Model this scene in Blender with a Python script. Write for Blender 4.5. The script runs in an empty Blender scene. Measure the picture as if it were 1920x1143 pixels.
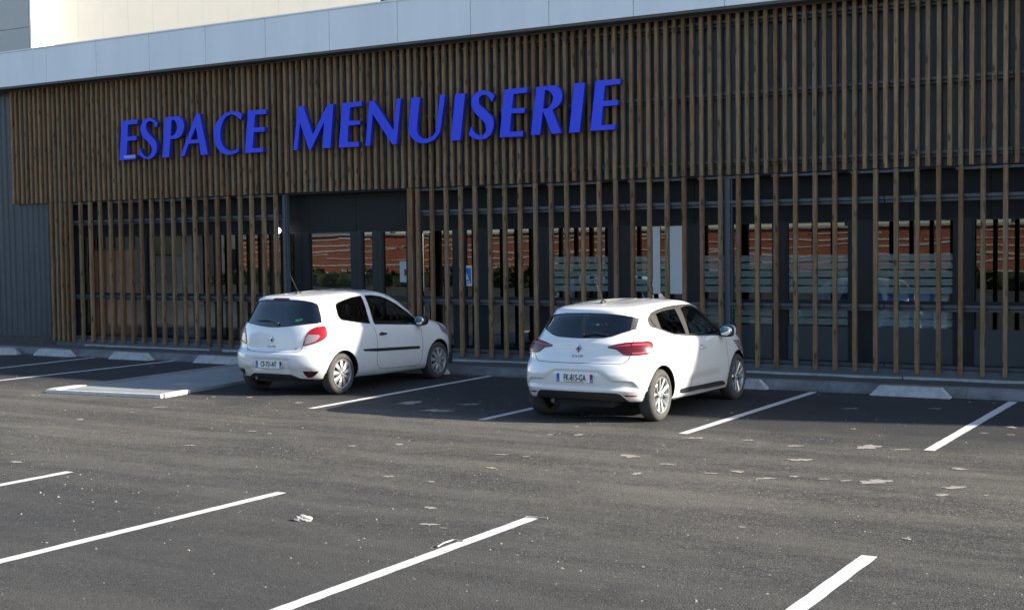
import bpy, bmesh, math, random
from mathutils import Vector, Matrix
from mathutils.bvhtree import BVHTree
from mathutils.geometry import tessellate_polygon

# ------------------------------------------------------------------ camera, sky, sun, exposure
S = bpy.context.scene
col = S.collection
R_ = math.radians
def _camera():
    yaw, pitch, roll = .54219456, .04380389, -.01223097
    cy, sy, cp, sp = math.cos(yaw), math.sin(yaw), math.cos(pitch), math.sin(pitch)
    fwd = Vector((-sy*cp, cy*cp, -sp)); right = Vector((cy, sy, 0)); up = right.cross(fwd)
    r = right*math.cos(roll)+up*math.sin(roll); u = -right*math.sin(roll)+up*math.cos(roll)
    cd = bpy.data.cameras.new('camera'); co = bpy.data.objects.new('camera', cd); col.objects.link(co)
    m = Matrix((r, u, -fwd)).transposed().to_4x4(); m.translation = Vector((0, 0, 2.2))
    co.matrix_world = m
    cd.sensor_fit = 'HORIZONTAL'; cd.sensor_width = 36; cd.lens = 2451.79/1920*36
    cd.clip_start = .1; cd.clip_end = 2000
    S.camera = co
_camera()
TO_SUN = Vector((2.3, .58, 1.0)).normalized()
SUN_EL = math.asin(TO_SUN.z); SUN_AZ = math.atan2(TO_SUN.x, TO_SUN.y)
world = bpy.data.worlds.new('World'); S.world = world; world.use_nodes = True
wn = world.node_tree; wn.nodes.clear()
sky = wn.nodes.new('ShaderNodeTexSky'); sky.sky_type = 'NISHITA'; sky.sun_disc = False
sky.sun_elevation = SUN_EL; sky.sun_rotation = SUN_AZ
sky.air_density = 1.0; sky.dust_density = .8; sky.ozone_density = 2.0; sky.altitude = 100
bg = wn.nodes.new('ShaderNodeBackground'); bg.inputs['Strength'].default_value = .098
wo = wn.nodes.new('ShaderNodeOutputWorld')
wn.links.new(sky.outputs[0], bg.inputs[0]); wn.links.new(bg.outputs[0], wo.inputs[0])
sd = bpy.data.lights.new('sun', 'SUN'); sd.energy = 5.0; sd.angle = R_(.5); sd.color = (1, .92, .80)
so = bpy.data.objects.new('sun', sd); col.objects.link(so)
so.rotation_euler = (-TO_SUN).to_track_quat('-Z', 'Y').to_euler(); so.location = TO_SUN*60
S.view_settings.view_transform = 'Standard'; S.view_settings.look = 'None'
S.view_settings.exposure = 1.62; S.view_settings.gamma = 1; S.view_settings.use_curve_mapping = False
S.render.engine = 'CYCLES'

random.seed(7)
# ------------------------------------------------------------------ helpers
def link(o, parent=None):
    col.objects.link(o)
    if parent is not None: o.parent = parent
    return o
def tag(o, label=None, cat=None, group=None, kind=None):
    if label: o['label'] = label
    if cat: o['category'] = cat
    if group: o['group'] = group
    if kind: o['kind'] = kind
    return o
def empty(name, loc=(0, 0, 0), rz=0):
    o = bpy.data.objects.new(name, None); link(o); o.location = loc; o.rotation_euler = (0, 0, rz); o.empty_display_size = .2
    return o
class MB:
    def __init__(s): s.v = []; s.f = []; s.mi = []
    def add(s, vs, fs, mi=0):
        n = len(s.v); s.v += [tuple(v) for v in vs]; s.f += [tuple(i+n for i in f) for f in fs]; s.mi += [mi]*len(fs); return s
    def box(s, x0, x1, y0, y1, z0, z1, mi=0):
        return s.add([(x0, y0, z0), (x1, y0, z0), (x1, y1, z0), (x0, y1, z0), (x0, y0, z1), (x1, y0, z1), (x1, y1, z1), (x0, y1, z1)],
                     [(0, 3, 2, 1), (4, 5, 6, 7), (0, 1, 5, 4), (1, 2, 6, 5), (2, 3, 7, 6), (3, 0, 4, 7)], mi)
    def prism(s, poly, z0, z1, mi=0):
        n = len(poly)
        return s.add([(x, y, z0) for x, y in poly]+[(x, y, z1) for x, y in poly],
                     [tuple(range(n-1, -1, -1)), tuple(range(n, 2*n))]+[(i, (i+1) % n, n+(i+1) % n, n+i) for i in range(n)], mi)
    def tube(s, p, q, r0, r1=None, n=8, mi=0, cap=True):
        p, q = Vector(p), Vector(q); r1 = r0 if r1 is None else r1
        d = (q-p).normalized(); a = d.orthogonal().normalized(); b = d.cross(a)
        vs = [p+(a*math.cos(t)+b*math.sin(t))*r0 for t in [2*math.pi*i/n for i in range(n)]]
        vs += [q+(a*math.cos(t)+b*math.sin(t))*r1 for t in [2*math.pi*i/n for i in range(n)]]
        fs = [(i, (i+1) % n, n+(i+1) % n, n+i) for i in range(n)]
        if cap: fs += [tuple(range(n-1, -1, -1)), tuple(range(n, 2*n))]
        return s.add(vs, fs, mi)
    def lathe(s, prof, axis='x', n=32, mi=0, c=(0, 0, 0)):
        vs = []; fs = []; m = len(prof)
        for i in range(n):
            t = 2*math.pi*i/n
            for (a, r) in prof:
                vs.append((c[0]+a, c[1]+r*math.cos(t), c[2]+r*math.sin(t)) if axis == 'x' else (c[0]+r*math.cos(t), c[1]+r*math.sin(t), c[2]+a))
        for i in range(n):
            for j in range(m-1):
                a = i*m+j; b = ((i+1) % n)*m+j; fs.append((a, b, b+1, a+1))
        return s.add(vs, fs, mi)
    def build(s, name, mats, parent=None, smooth=False, bevel=0, fix=True):
        me = bpy.data.meshes.new(name); me.from_pydata(s.v, [], s.f)
        if not isinstance(mats, (list, tuple)): mats = [mats]
        for m in mats: me.materials.append(m)
        if len(mats) > 1:
            for p, i in zip(me.polygons, s.mi): p.material_index = i
        if fix or bevel:
            bm = bmesh.new(); bm.from_mesh(me)
            if bevel:
                bmesh.ops.remove_doubles(bm, verts=bm.verts, dist=1e-5)
                es = [e for e in bm.edges if len(e.link_faces) == 2 and e.calc_face_angle(0) > .5]
                bmesh.ops.bevel(bm, geom=es, offset=bevel, segments=2, affect='EDGES', profile=.5)
            if fix: bmesh.ops.recalc_face_normals(bm, faces=bm.faces)
            bm.to_mesh(me); bm.free()
        if smooth:
            for p in me.polygons: p.use_smooth = True
        me.update()
        return link(bpy.data.objects.new(name, me), parent)
# ------------------------------------------------------------------ materials
def mat(name, base=(.5, .5, .5), rough=.5, metal=0., coat=0., spec=None):
    m = bpy.data.materials.new(name); m.use_nodes = True
    b = m.node_tree.nodes['Principled BSDF']
    b.inputs['Base Color'].default_value = (*base, 1); b.inputs['Roughness'].default_value = rough
    b.inputs['Metallic'].default_value = metal; b.inputs['Coat Weight'].default_value = coat
    b.inputs['Coat Roughness'].default_value = .04
    if spec is not None: b.inputs['Specular IOR Level'].default_value = spec
    return m
class NT:
    def __init__(s, m): s.m = m; s.t = m.node_tree; s.b = s.t.nodes['Principled BSDF']
    def n(s, ty, **kw):
        nd = s.t.nodes.new(ty)
        for k, v in kw.items():
            if k in nd.inputs.keys(): nd.inputs[k].default_value = v
            else: setattr(nd, k, v)
        return nd
    def l(s, a, b): s.t.links.new(a, b)
    def coords(s, scale=(1, 1, 1), kind='Object'):
        tc = s.n('ShaderNodeTexCoord'); mp = s.n('ShaderNodeMapping'); mp.inputs['Scale'].default_value = scale
        s.l(tc.outputs[kind], mp.inputs[0]); return mp.outputs[0]
    def noise(s, vec, scale, detail=4, rough=.55):
        nd = s.n('ShaderNodeTexNoise'); nd.inputs['Scale'].default_value = scale; nd.inputs['Detail'].default_value = detail
        nd.inputs['Roughness'].default_value = rough
        if vec is not None: s.l(vec, nd.inputs['Vector'])
        return nd.outputs['Fac']
    def ramp(s, f, stops):
        r = s.n('ShaderNodeValToRGB'); e = r.color_ramp.elements
        while len(e) < len(stops): e.new(.5)
        for i, (p, c) in enumerate(stops):
            e[i].position = p; e[i].color = (*c, 1) if len(c) == 3 else c
        s.l(f, r.inputs[0]); return r.outputs[0]
    def mix(s, f, a, b, mode='MIX'):
        nd = s.n('ShaderNodeMix'); nd.data_type = 'RGBA'; nd.blend_type = mode
        for sock, v in ((nd.inputs[0], f), (nd.inputs[6], a), (nd.inputs[7], b)):
            if hasattr(v, 'is_linked') or hasattr(v, 'links'): s.l(v, sock)
            elif isinstance(v, (int, float)): sock.default_value = v
            else: sock.default_value = (*v, 1)
        return nd.outputs[2]
    def math(s, op, a, b=0.):
        nd = s.n('ShaderNodeMath'); nd.operation = op
        for sock, v in ((nd.inputs[0], a), (nd.inputs[1], b)):
            if isinstance(v, (int, float)): sock.default_value = v
            else: s.l(v, sock)
        return nd.outputs[0]
    def base(s, c): s.l(c, s.b.inputs['Base Color'])
    def bump(s, h, strength=.3, dist=.01):
        nd = s.n('ShaderNodeBump'); nd.inputs['Strength'].default_value = strength; nd.inputs['Distance'].default_value = dist
        s.l(h, nd.inputs['Height']); s.l(nd.outputs[0], s.b.inputs['Normal'])
def m_asphalt():
    m = mat('asphalt', (.06, .055, .05), .85, spec=.3); t = NT(m); v = t.coords()
    big = t.noise(v, .35, 6, .6); fine = t.noise(v, 90, 3, .7); mid = t.noise(v, 6, 5, .6)
    vo = t.n('ShaderNodeTexVoronoi'); vo.inputs['Scale'].default_value = 75; t.l(v, vo.inputs['Vector'])
    grains = t.ramp(vo.outputs['Distance'], [(.0, (.125, .117, .103)), (.28, (.085, .079, .070)), (.6, (.028, .028, .028))])
    sepg = t.n('ShaderNodeSeparateColor'); t.l(vo.outputs['Color'], sepg.inputs[0])
    grains = t.mix(.72, grains, t.ramp(sepg.outputs[0], [(.0, (.007, .007, .008)), (.20, (.016, .016, .016)), (.45, (.046, .044, .041)), (.8, (.086, .081, .073)), (.97, (.13, .123, .11)), (1., (.26, .245, .21))]))
    tone = t.ramp(big, [(.3, (.62, .62, .65)), (.7, (1.28, 1.21, 1.10))])
    c = t.mix(1., grains, tone, 'MULTIPLY')
    c = t.mix(t.math('MULTIPLY', t.ramp(mid, [(.45, (0, 0, 0)), (.8, (1, 1, 1))]), .35), c, (.13, .12, .10))
    vo2 = t.n('ShaderNodeTexVoronoi'); vo2.inputs['Scale'].default_value = 38; vo2.inputs['Randomness'].default_value = 1; t.l(v, vo2.inputs['Vector'])
    sep = t.n('ShaderNodeSeparateColor'); t.l(vo2.outputs['Color'], sep.inputs[0])
    rare = t.math('GREATER_THAN', sep.outputs[0], .93); near = t.math('LESS_THAN', vo2.outputs['Distance'], .22)
    c = t.mix(t.math('MULTIPLY', rare, near), c, (.22, .205, .18))
    # dusty worn band trodden by tyres in the aisle
    st = t.noise(t.coords((.25, 1.6, 1)), 1.1, 6, .65)
    c = t.mix(t.math('MULTIPLY', t.ramp(st, [(.42, (0, 0, 0)), (.70, (1, 1, 1))]), .50), c, (.15, .136, .112))
    oil = t.ramp(t.noise(v, 1.15, 3, .5), [(.64, (0, 0, 0)), (.74, (1, 1, 1))])
    c = t.mix(t.math('MULTIPLY', oil, .38), c, (.022, .021, .020))
    tyre = t.ramp(t.noise(t.coords((.12, 2.6, 1)), 1.6, 3, .5), [(.60, (0, 0, 0)), (.66, (1, 1, 1))])
    c = t.mix(t.math('MULTIPLY', tyre, .22), c, (.024, .023, .022))
    # black binder in fresh bays, building shade painted over the far ones, the aisle is greyed by tyres and dust
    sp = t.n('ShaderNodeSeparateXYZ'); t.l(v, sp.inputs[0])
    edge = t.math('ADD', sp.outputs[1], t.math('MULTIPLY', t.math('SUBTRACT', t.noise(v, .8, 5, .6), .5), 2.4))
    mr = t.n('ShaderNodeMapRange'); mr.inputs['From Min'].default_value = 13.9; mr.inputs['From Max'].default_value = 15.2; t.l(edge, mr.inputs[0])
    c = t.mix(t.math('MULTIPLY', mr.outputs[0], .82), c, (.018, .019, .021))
    mr2 = t.n('ShaderNodeMapRange'); mr2.inputs['From Min'].default_value = 11.; mr2.inputs['From Max'].default_value = 7.; t.l(edge, mr2.inputs[0])
    c = t.mix(t.math('MULTIPLY', mr2.outputs[0], .60), c, (.026, .0265, .027))
    t.base(c)
    h = t.math('SUBTRACT', t.math('MULTIPLY', fine, .6), vo.outputs['Distance'])
    t.bump(h, .55, .008); return m
def m_noise(name, c0, c1, scale, rough=.8, bump=.2, detail=6, dist=.01, coordscale=(1, 1, 1), metal=0, spec=None):
    m = mat(name, c0, rough, metal, spec=spec); t = NT(m); v = t.coords(coordscale)
    f = t.noise(v, scale, detail, .62); t.base(t.ramp(f, [(.3, c0), (.7, c1)]))
    if bump: t.bump(t.noise(v, scale*6, 4), bump, dist)
    return m
def m_wood():
    m = mat('treated_pine', (.2, .14, .08), .75, spec=.25); t = NT(m)
    oi = t.n('ShaderNodeObjectInfo'); rnd = oi.outputs['Random']
    tc = t.n('ShaderNodeTexCoord'); mp = t.n('ShaderNodeMapping'); mp.inputs['Scale'].default_value = (9, 9, .55)
    t.l(tc.outputs['Object'], mp.inputs[0])
    cmb = t.n('ShaderNodeCombineXYZ'); t.l(t.math('MULTIPLY', rnd, 37.), cmb.inputs[0]); t.l(t.math('MULTIPLY', rnd, 91.), cmb.inputs[2])
    t.l(cmb.outputs[0], mp.inputs['Location'])
    g = t.noise(mp.outputs[0], 4, 8, .65)
    grain = t.ramp(g, [(.25, (.090, .055, .032)), (.5, (.20, .135, .080)), (.78, (.33, .245, .155))])
    hue = t.ramp(rnd, [(0., (.80, .64, .52)), (.35, (1.12, 1.0, .88)), (.7, (.86, .86, .78)), (1., (1.28, 1.14, 1.02))])
    c = t.mix(1., grain, hue, 'MULTIPLY')
    vo = t.n('ShaderNodeTexVoronoi'); vo.inputs['Scale'].default_value = 1.0
    mp2 = t.n('ShaderNodeMapping'); mp2.inputs['Scale'].default_value = (9, 9, 3.2); t.l(tc.outputs['Object'], mp2.inputs[0]); t.l(cmb.outputs[0], mp2.inputs['Location'])
    t.l(mp2.outputs[0], vo.inputs['Vector'])
    k = t.ramp(vo.outputs['Distance'], [(.13, (1, 1, 1)), (.27, (0, 0, 0))])
    c = t.mix(t.math('MULTIPLY', k, .8), c, (.04, .022, .012))
    st = t.noise(mp2.outputs[0], .7, 3)
    c = t.mix(t.math('MULTIPLY', t.ramp(st, [(.56, (0, 0, 0)), (.7, (1, 1, 1))]), .5), c, (.20, .10, .045))
    wz = t.noise(mp2.outputs[0], .33, 5, .7)
    c = t.mix(t.math('MULTIPLY', t.ramp(wz, [(.50, (0, 0, 0)), (.72, (1, 1, 1))]), .55), c, (.20, .175, .14))
    c = t.mix(t.math('MULTIPLY', t.ramp(wz, [(.28, (1, 1, 1)), (.46, (0, 0, 0))]), .5), c, (.06, .04, .025))
    t.base(c); t.bump(g, .35, .006); return m
def m_glass(name='window_glass', refl=.21, tint=(.60, .64, .64), wave=.06):
    m = bpy.data.materials.new(name); m.use_nodes = True; t = m.node_tree; t.nodes.clear()
    o = t.nodes.new('ShaderNodeOutputMaterial'); mx = t.nodes.new('ShaderNodeMixShader')
    gl = t.nodes.new('ShaderNodeBsdfGlossy'); gl.inputs['Roughness'].default_value = .0; gl.inputs['Color'].default_value = (.93, .97, 1, 1)
    tr = t.nodes.new('ShaderNodeBsdfTransparent'); tr.inputs['Color'].default_value = (*tint, 1)
    lw = t.nodes.new('ShaderNodeLayerWeight'); lw.inputs['Blend'].default_value = .5
    mr = t.nodes.new('ShaderNodeMapRange'); mr.inputs['To Min'].default_value = refl*.55; mr.inputs['To Max'].default_value = min(1, refl*1.9)
    # faint waviness of float glass
    no = t.nodes.new('ShaderNodeTexNoise'); no.inputs['Scale'].default_value = .9; no.inputs['Detail'].default_value = 1
    tc = t.nodes.new('ShaderNodeTexCoord'); t.links.new(tc.outputs['Object'], no.inputs['Vector'])
    bu = t.nodes.new('ShaderNodeBump'); bu.inputs['Strength'].default_value = wave; bu.inputs['Distance'].default_value = .02
    t.links.new(no.outputs['Fac'], bu.inputs['Height']); t.links.new(bu.outputs[0], gl.inputs['Normal'])
    t.links.new(lw.outputs['Facing'], mr.inputs['Value']); t.links.new(mr.outputs[0], mx.inputs[0])
    t.links.new(tr.outputs[0], mx.inputs[1]); t.links.new(gl.outputs[0], mx.inputs[2]); t.links.new(mx.outputs[0], o.inputs[0])
    return m
def m_paint(name, base=(.68, .685, .685)):
    m = mat(name, base, .32, 0, 1.); t = NT(m); v = t.coords()
    tc = t.n('ShaderNodeTexCoord'); sp = t.n('ShaderNodeSeparateXYZ'); t.l(tc.outputs['Object'], sp.inputs[0])
    low = t.n('ShaderNodeMapRange'); low.inputs['From Min'].default_value = .62; low.inputs['From Max'].default_value = .22; t.l(sp.outputs[2], low.inputs[0])
    n = t.noise(v, 5, 7, .7)
    d = t.math('MULTIPLY', t.math('MULTIPLY', low.outputs[0], n), .75)
    c = t.mix(d, base, (base[0]*.45, base[1]*.42, base[2]*.36))
    sp2 = t.noise(v, 55, 3, .6)
    c = t.mix(t.math('MULTIPLY', t.ramp(sp2, [(.66, (0, 0, 0)), (.74, (1, 1, 1))]), .16), c, (.25, .21, .16))
    t.base(c); t.l(t.math('ADD', t.math('MULTIPLY', d, .5), .3), t.b.inputs['Roughness']); return m
def m_line():
    m = mat('road_marking_paint', (.5, .5, .5), .75); t = NT(m); v = t.coords()
    a = t.ramp(t.noise(v, 9, 6, .65), [(.3, (.40, .40, .385)), (.7, (.56, .555, .535))])
    pits = t.ramp(t.noise(v, 70, 3, .6), [(.60, (0, 0, 0)), (.68, (1, 1, 1))]); scuff = t.ramp(t.noise(t.coords((3, .6, 1)), 2.2, 6, .7), [(.56, (0, 0, 0)), (.70, (1, 1, 1))])
    c = t.mix(t.math('MULTIPLY', pits, .55), a, (.10, .098, .09)); c = t.mix(t.math('MULTIPLY', scuff, .38), c, (.12, .115, .105))
    t.base(c); t.bump(t.noise(v, 120, 3), .5, .004); return m
M = dict(
    asphalt=m_asphalt(), wood=m_wood(), glass=m_glass(), privacy=m_glass('tinted_car_glass', .10, (.30, .33, .36), 0), cardoor=m_glass('car_door_glass', .13, (.60, .65, .64), 0), paint=m_paint('white_car_paint'), blue_paint=m_paint('blue_car_paint', (.03, .10, .28)),
    line=m_line(),
    concrete=m_noise('precast_concrete', (.27, .28, .28), (.42, .43, .43), 9, .9, .5),
    kerb=m_noise('weathered_kerb_concrete', (.05, .052, .055), (.20, .208, .212), 1.6, .9, .5),
    slab=m_noise('smooth_concrete', (.16, .165, .165), (.25, .255, .25), 1.2, .8, .25),
    gravel=m_noise('dark_soil_gravel', (.035, .03, .026), (.14, .12, .10), 22, .95, 1., dist=.03),
    plinth=m_noise('plinth_concrete', (.085, .095, .105), (.13, .14, .15), 2.2, .85, .3),
    browncon=m_noise('stained_footing_concrete', (.05, .045, .04), (.085, .075, .065), 5, .9, .5),
    fascia=m_noise('white_fascia_panel', (.73, .74, .755), (.82, .83, .84), 1.6, .5, .05, coordscale=(1, 1, .12)),
    trim=mat('grey_brown_soffit_trim', (.085, .08, .075), .7),
    cream=m_noise('cream_cladding', (.50, .475, .415), (.53, .50, .44), 1.5, .6, .05),
    white=mat('white_panel', (.86, .86, .85), .5),
    greypanel=mat('grey_panel', (.40, .39, .37), .5), darkpanel=mat('dark_grey_panel', (.055, .06, .068), .55),
    cladding=m_noise('slate_cladding', (.046, .055, .066), (.060, .070, .082), 1.3, .42, .05, spec=.4),
    frame=mat('anthracite_aluminium', (.017, .019, .022), .5, spec=.3), steel=mat('painted_steel_post', (.055, .068, .085), .45),
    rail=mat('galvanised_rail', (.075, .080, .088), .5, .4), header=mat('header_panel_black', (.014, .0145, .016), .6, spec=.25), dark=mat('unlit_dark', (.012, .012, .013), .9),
    soffit=mat('soffit_board', (.03, .03, .032), .8), blue=m_noise('blue_sign_acrylic', (.014, .040, .74), (.030, .060, .78), .25, .55, .0),
    blueside=mat('blue_sign_return', (.016, .03, .40), .5), bluefade=m_noise('peeling_blue_film', (.10, .13, .72), (.45, .47, .85), 30, .6, .1),
    rubber=m_noise('tyre_rubber', (.03, .029, .028), (.06, .057, .052), 12, .85, .3), alloy=mat('silver_wheel', (.58, .58, .58), .28, .75),
    black=mat('black_plastic', (.018, .018, .019), .5), gloss=mat('gloss_black', (.010, .011, .012), .12, 0, 1.),
    carglass=mat('tinted_car_glass', (.006, .009, .012), .03, 0, 0.), seam=mat('panel_gap', (.02, .02, .022), .9),
    red=mat('red_lamp_lens', (.26, .003, .007), .3, 0, .15), darkred=mat('smoked_red_lens', (.075, .003, .007), .3, 0, .15), doorwood=mat('orange_brown_door', (.62, .20, .085), .6), pipe=mat('exhaust_steel', (.12, .12, .12), .4, .8),
    pinklens=mat('bright_lens', (.40, .035, .06), .25, 0, .3), clear=mat('clear_lamp_lens', (.25, .20, .21), .12, 0, 1.),
    chrome=mat('chrome', (.62, .62, .62), .12, 1.), plate=mat('plate_white', (.72, .73, .72), .35), plateblue=mat('plate_blue', (.02, .10, .42), .35),
    ink=mat('black_ink', (.012, .012, .014), .4), liner=mat('wheel_arch_liner', (.012, .012, .012), .95),
    mirror=mat('mirror_glass', (.75, .82, .80), .02, 1.), frost=mat('frosted_film', (.52, .60, .58), .6),
    orange=m_noise('terracotta_cladding', (.30, .095, .05), (.38, .125, .065), .8, .7, .1), pale=m_noise('pale_render', (.55, .55, .52), (.62, .61, .58), .6, .8, .1),
    band=mat('white_band', (.52, .50, .47), .6), hedge=m_noise('hedge_leaves', (.02, .035, .012), (.07, .09, .035), 6, .9, .8, dist=.08),
    bark=m_noise('bark', (.05, .042, .035), (.10, .085, .07), 9, .9, .6), stone=m_noise('white_stone', (.22, .21, .20), (.42, .41, .38), 30, .9, .8), grit=mat('pale_grit', (.22, .21, .185), .9),
    mud=m_noise('dried_mud', (.16, .145, .12), (.30, .275, .235), 30, .95, .3), paper=mat('grey_paper', (.42, .43, .42), .7), counterblue=mat('counter_blue', (.12, .30, .62), .5), boardw=mat('white_board', (.70, .70, .69), .5), floor=mat('showroom_floor', (.16, .155, .15), .4),
    inwall=mat('interior_wall', (.36, .33, .28), .8), green=mat('green_sticker', (.012, .16, .08), .5), poster=mat('poster_blue', (.03, .17, .5), .4),
    skirt=mat('grey_trim', (.028, .027, .026), .45), lining=mat('cabin_lining', (.02, .02, .022), .9), seat=mat('seat_fabric', (.045, .047, .052), .9),
)
def m_glow_spot():
    m = mat('spot_glow', (1, 1, 1)); b = m.node_tree.nodes['Principled BSDF']
    b.inputs['Emission Color'].default_value = (1, .98, .93, 1); b.inputs['Emission Strength'].default_value = 2.5; return m
M['glow_spot'] = m_glow_spot()
def m_film():
    m = bpy.data.materials.new('frosted_strip'); m.use_nodes = True; t = m.node_tree; t.nodes.clear()
    o = t.nodes.new('ShaderNodeOutputMaterial'); mx = t.nodes.new('ShaderNodeMixShader'); mx.inputs[0].default_value = .38
    d = t.nodes.new('ShaderNodeBsdfDiffuse'); d.inputs['Color'].default_value = (.46, .58, .53, 1); r = t.nodes.new('ShaderNodeBsdfTransparent')
    t.links.new(r.outputs[0], mx.inputs[1]); t.links.new(d.outputs[0], mx.inputs[2]); t.links.new(mx.outputs[0], o.inputs[0]); return m
M['frostfilm'] = m_film()
# ------------------------------------------------------------------ car bodies: stacked plan contours
def pchip(xs, ys, x):
    n = len(xs)
    if x <= xs[0]: return ys[0]
    if x >= xs[-1]: return ys[-1]
    h = [xs[i+1]-xs[i] for i in range(n-1)]
    d = [(ys[i+1]-ys[i])/h[i] for i in range(n-1)]
    def slope(i):
        if i == 0: return d[0]
        if i == n-1: return d[-1]
        if d[i-1]*d[i] <= 0: return 0.0
        w1 = 2*h[i]+h[i-1]; w2 = h[i]+2*h[i-1]
        return (w1+w2)/(w1/d[i-1]+w2/d[i])
    i = 0
    while x > xs[i+1]: i += 1
    t = (x-xs[i])/h[i]; a = slope(i)*h[i]; b = slope(i+1)*h[i]
    return ((2*t**3-3*t*t+1)*ys[i]+(t**3-2*t*t+t)*a+(-2*t**3+3*t*t)*ys[i+1]+(t**3-t*t)*b)
# one key row: zr zm zf  yr yf  w  ar nr  af nf  taper_r taper_f
NR, NM, NF = 36, 50, 18
def car_ring(k, ymid):
    zr, zm, zf, yr, yf, w, ar, nr, af, nf, tr, tf = k
    pts = []
    ya, yb = yr+ar, yf-af
    def wp(y):
        if y < ymid: q = (ymid-y)/max(1e-4, ymid-yr); return w*(1-tr*q**2.2)
        q = (y-ymid)/max(1e-4, yf-ymid); return w*(1-tf*q**2.2)
    def zz(y):
        return pchip([yr, ymid, yf], [zr, zm, zf], y)
    for i in range(NR+1):
        th = math.pi/2*i/NR
        y = yr+ar*(1-math.cos(th)**(2/nr)); c = math.sin(th)**(2/nr)
        pts.append((wp(y)*c, y, zz(y)))
    for i in range(1, NM):
        y = ya+(yb-ya)*i/NM; pts.append((wp(y), y, zz(y)))
    for i in range(NF+1):
        th = math.pi/2*(1-i/NF)
        y = yf-af*(1-math.cos(th)**(2/nf)); c = math.sin(th)**(2/nf)
        pts.append((wp(y)*c, y, zz(y)))
    return pts
def car_rows(keys, sub, ymid):
    n = len(keys); out = []
    cols = list(zip(*keys)); xs = list(range(n))
    for i in range(n-1):
        for j in range(sub):
            s = i+j/sub
            out.append(car_ring([pchip(xs, c, s) for c in cols], ymid))
    out.append(car_ring(keys[-1], ymid))
    return out
def smooth01(a, b, x):
    t = max(0., min(1., (x-a)/(b-a))); return t*t*(3-2*t)
def car_body_mesh(keys, sub, ymid, disp=None):
    rows = car_rows(keys, sub, ymid); m = len(rows[0]); verts = []; faces = []
    R = len(rows)
    for r in rows:
        ring = list(r)+[(-x, y, z) for (x, y, z) in r[-2:0:-1]]
        for p in ring:
            if disp: p = disp(*p)
            verts.append(p)
    L = 2*m-2
    for i in range(R-1):
        for j in range(L):
            a = i*L+j; b = i*L+(j+1) % L
            faces.append((a, b, b+L, a+L))
    return verts, faces
# zr zm zf yr yf w ar nr af nf taper_rear taper_front
NEW_CAR_ROWS = [
    (0.275, 0.2, 0.18, -0.45, 3.2, 0.74, 0.35, 2.4, 0.5, 2.2, 0.04, 0.06),
    (0.27, 0.205, 0.19, -0.56, 3.28, 0.82, 0.35, 2.6, 0.55, 2.3, 0.04, 0.07),
    (0.4, 0.3, 0.3, -0.645, 3.36, 0.872, 0.4, 2.6, 0.6, 2.3, 0.05, 0.08),
    (0.52, 0.47, 0.45, -0.665, 3.385, 0.893, 0.42, 2.5, 0.65, 2.3, 0.055, 0.09),
    (0.64, 0.62, 0.58, -0.64, 3.385, 0.899, 0.44, 2.5, 0.7, 2.3, 0.06, 0.1),
    (0.76, 0.75, 0.72, -0.595, 3.4, 0.895, 0.45, 2.5, 0.75, 2.2, 0.065, 0.11),
    (0.86, 0.86, 0.84, -0.57, 3.32, 0.882, 0.45, 2.5, 0.8, 2.2, 0.03, 0.12),
    (0.94, 0.93, 0.95, -0.545, 3.05, 0.858, 0.42, 2.5, 0.7, 2.1, 0.055, 0.1),
    (0.985, 0.965, 1.03, -0.515, 2.5, 0.825, 0.38, 2.6, 0.52, 2.1, 0.13, 0.08),
    (1.13, 1.13, 1.13, -0.42, 2.25, 0.765, 0.34, 2.8, 0.44, 2.4, 0.17, 0.1),
    (1.27, 1.28, 1.27, -0.32, 2.02, 0.695, 0.3, 2.8, 0.44, 2.4, 0.19, 0.12),
    (1.335, 1.375, 1.355, -0.3, 1.78, 0.63, 0.24, 2.8, 0.44, 2.4, 0.2, 0.12),
    (1.365, 1.41, 1.385, -0.27, 1.6, 0.56, 0.24, 2.8, 0.45, 2.1, 0.2, 0.12),
    (1.395, 1.432, 1.405, -0.1, 1.25, 0.32, 0.24, 2.6, 0.35, 2.1, 0.15, 0.12),
    (1.42, 1.44, 1.42, 0.15, 1, 0.001, 0.1, 2, 0.1, 2, 0, 0),
]
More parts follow.
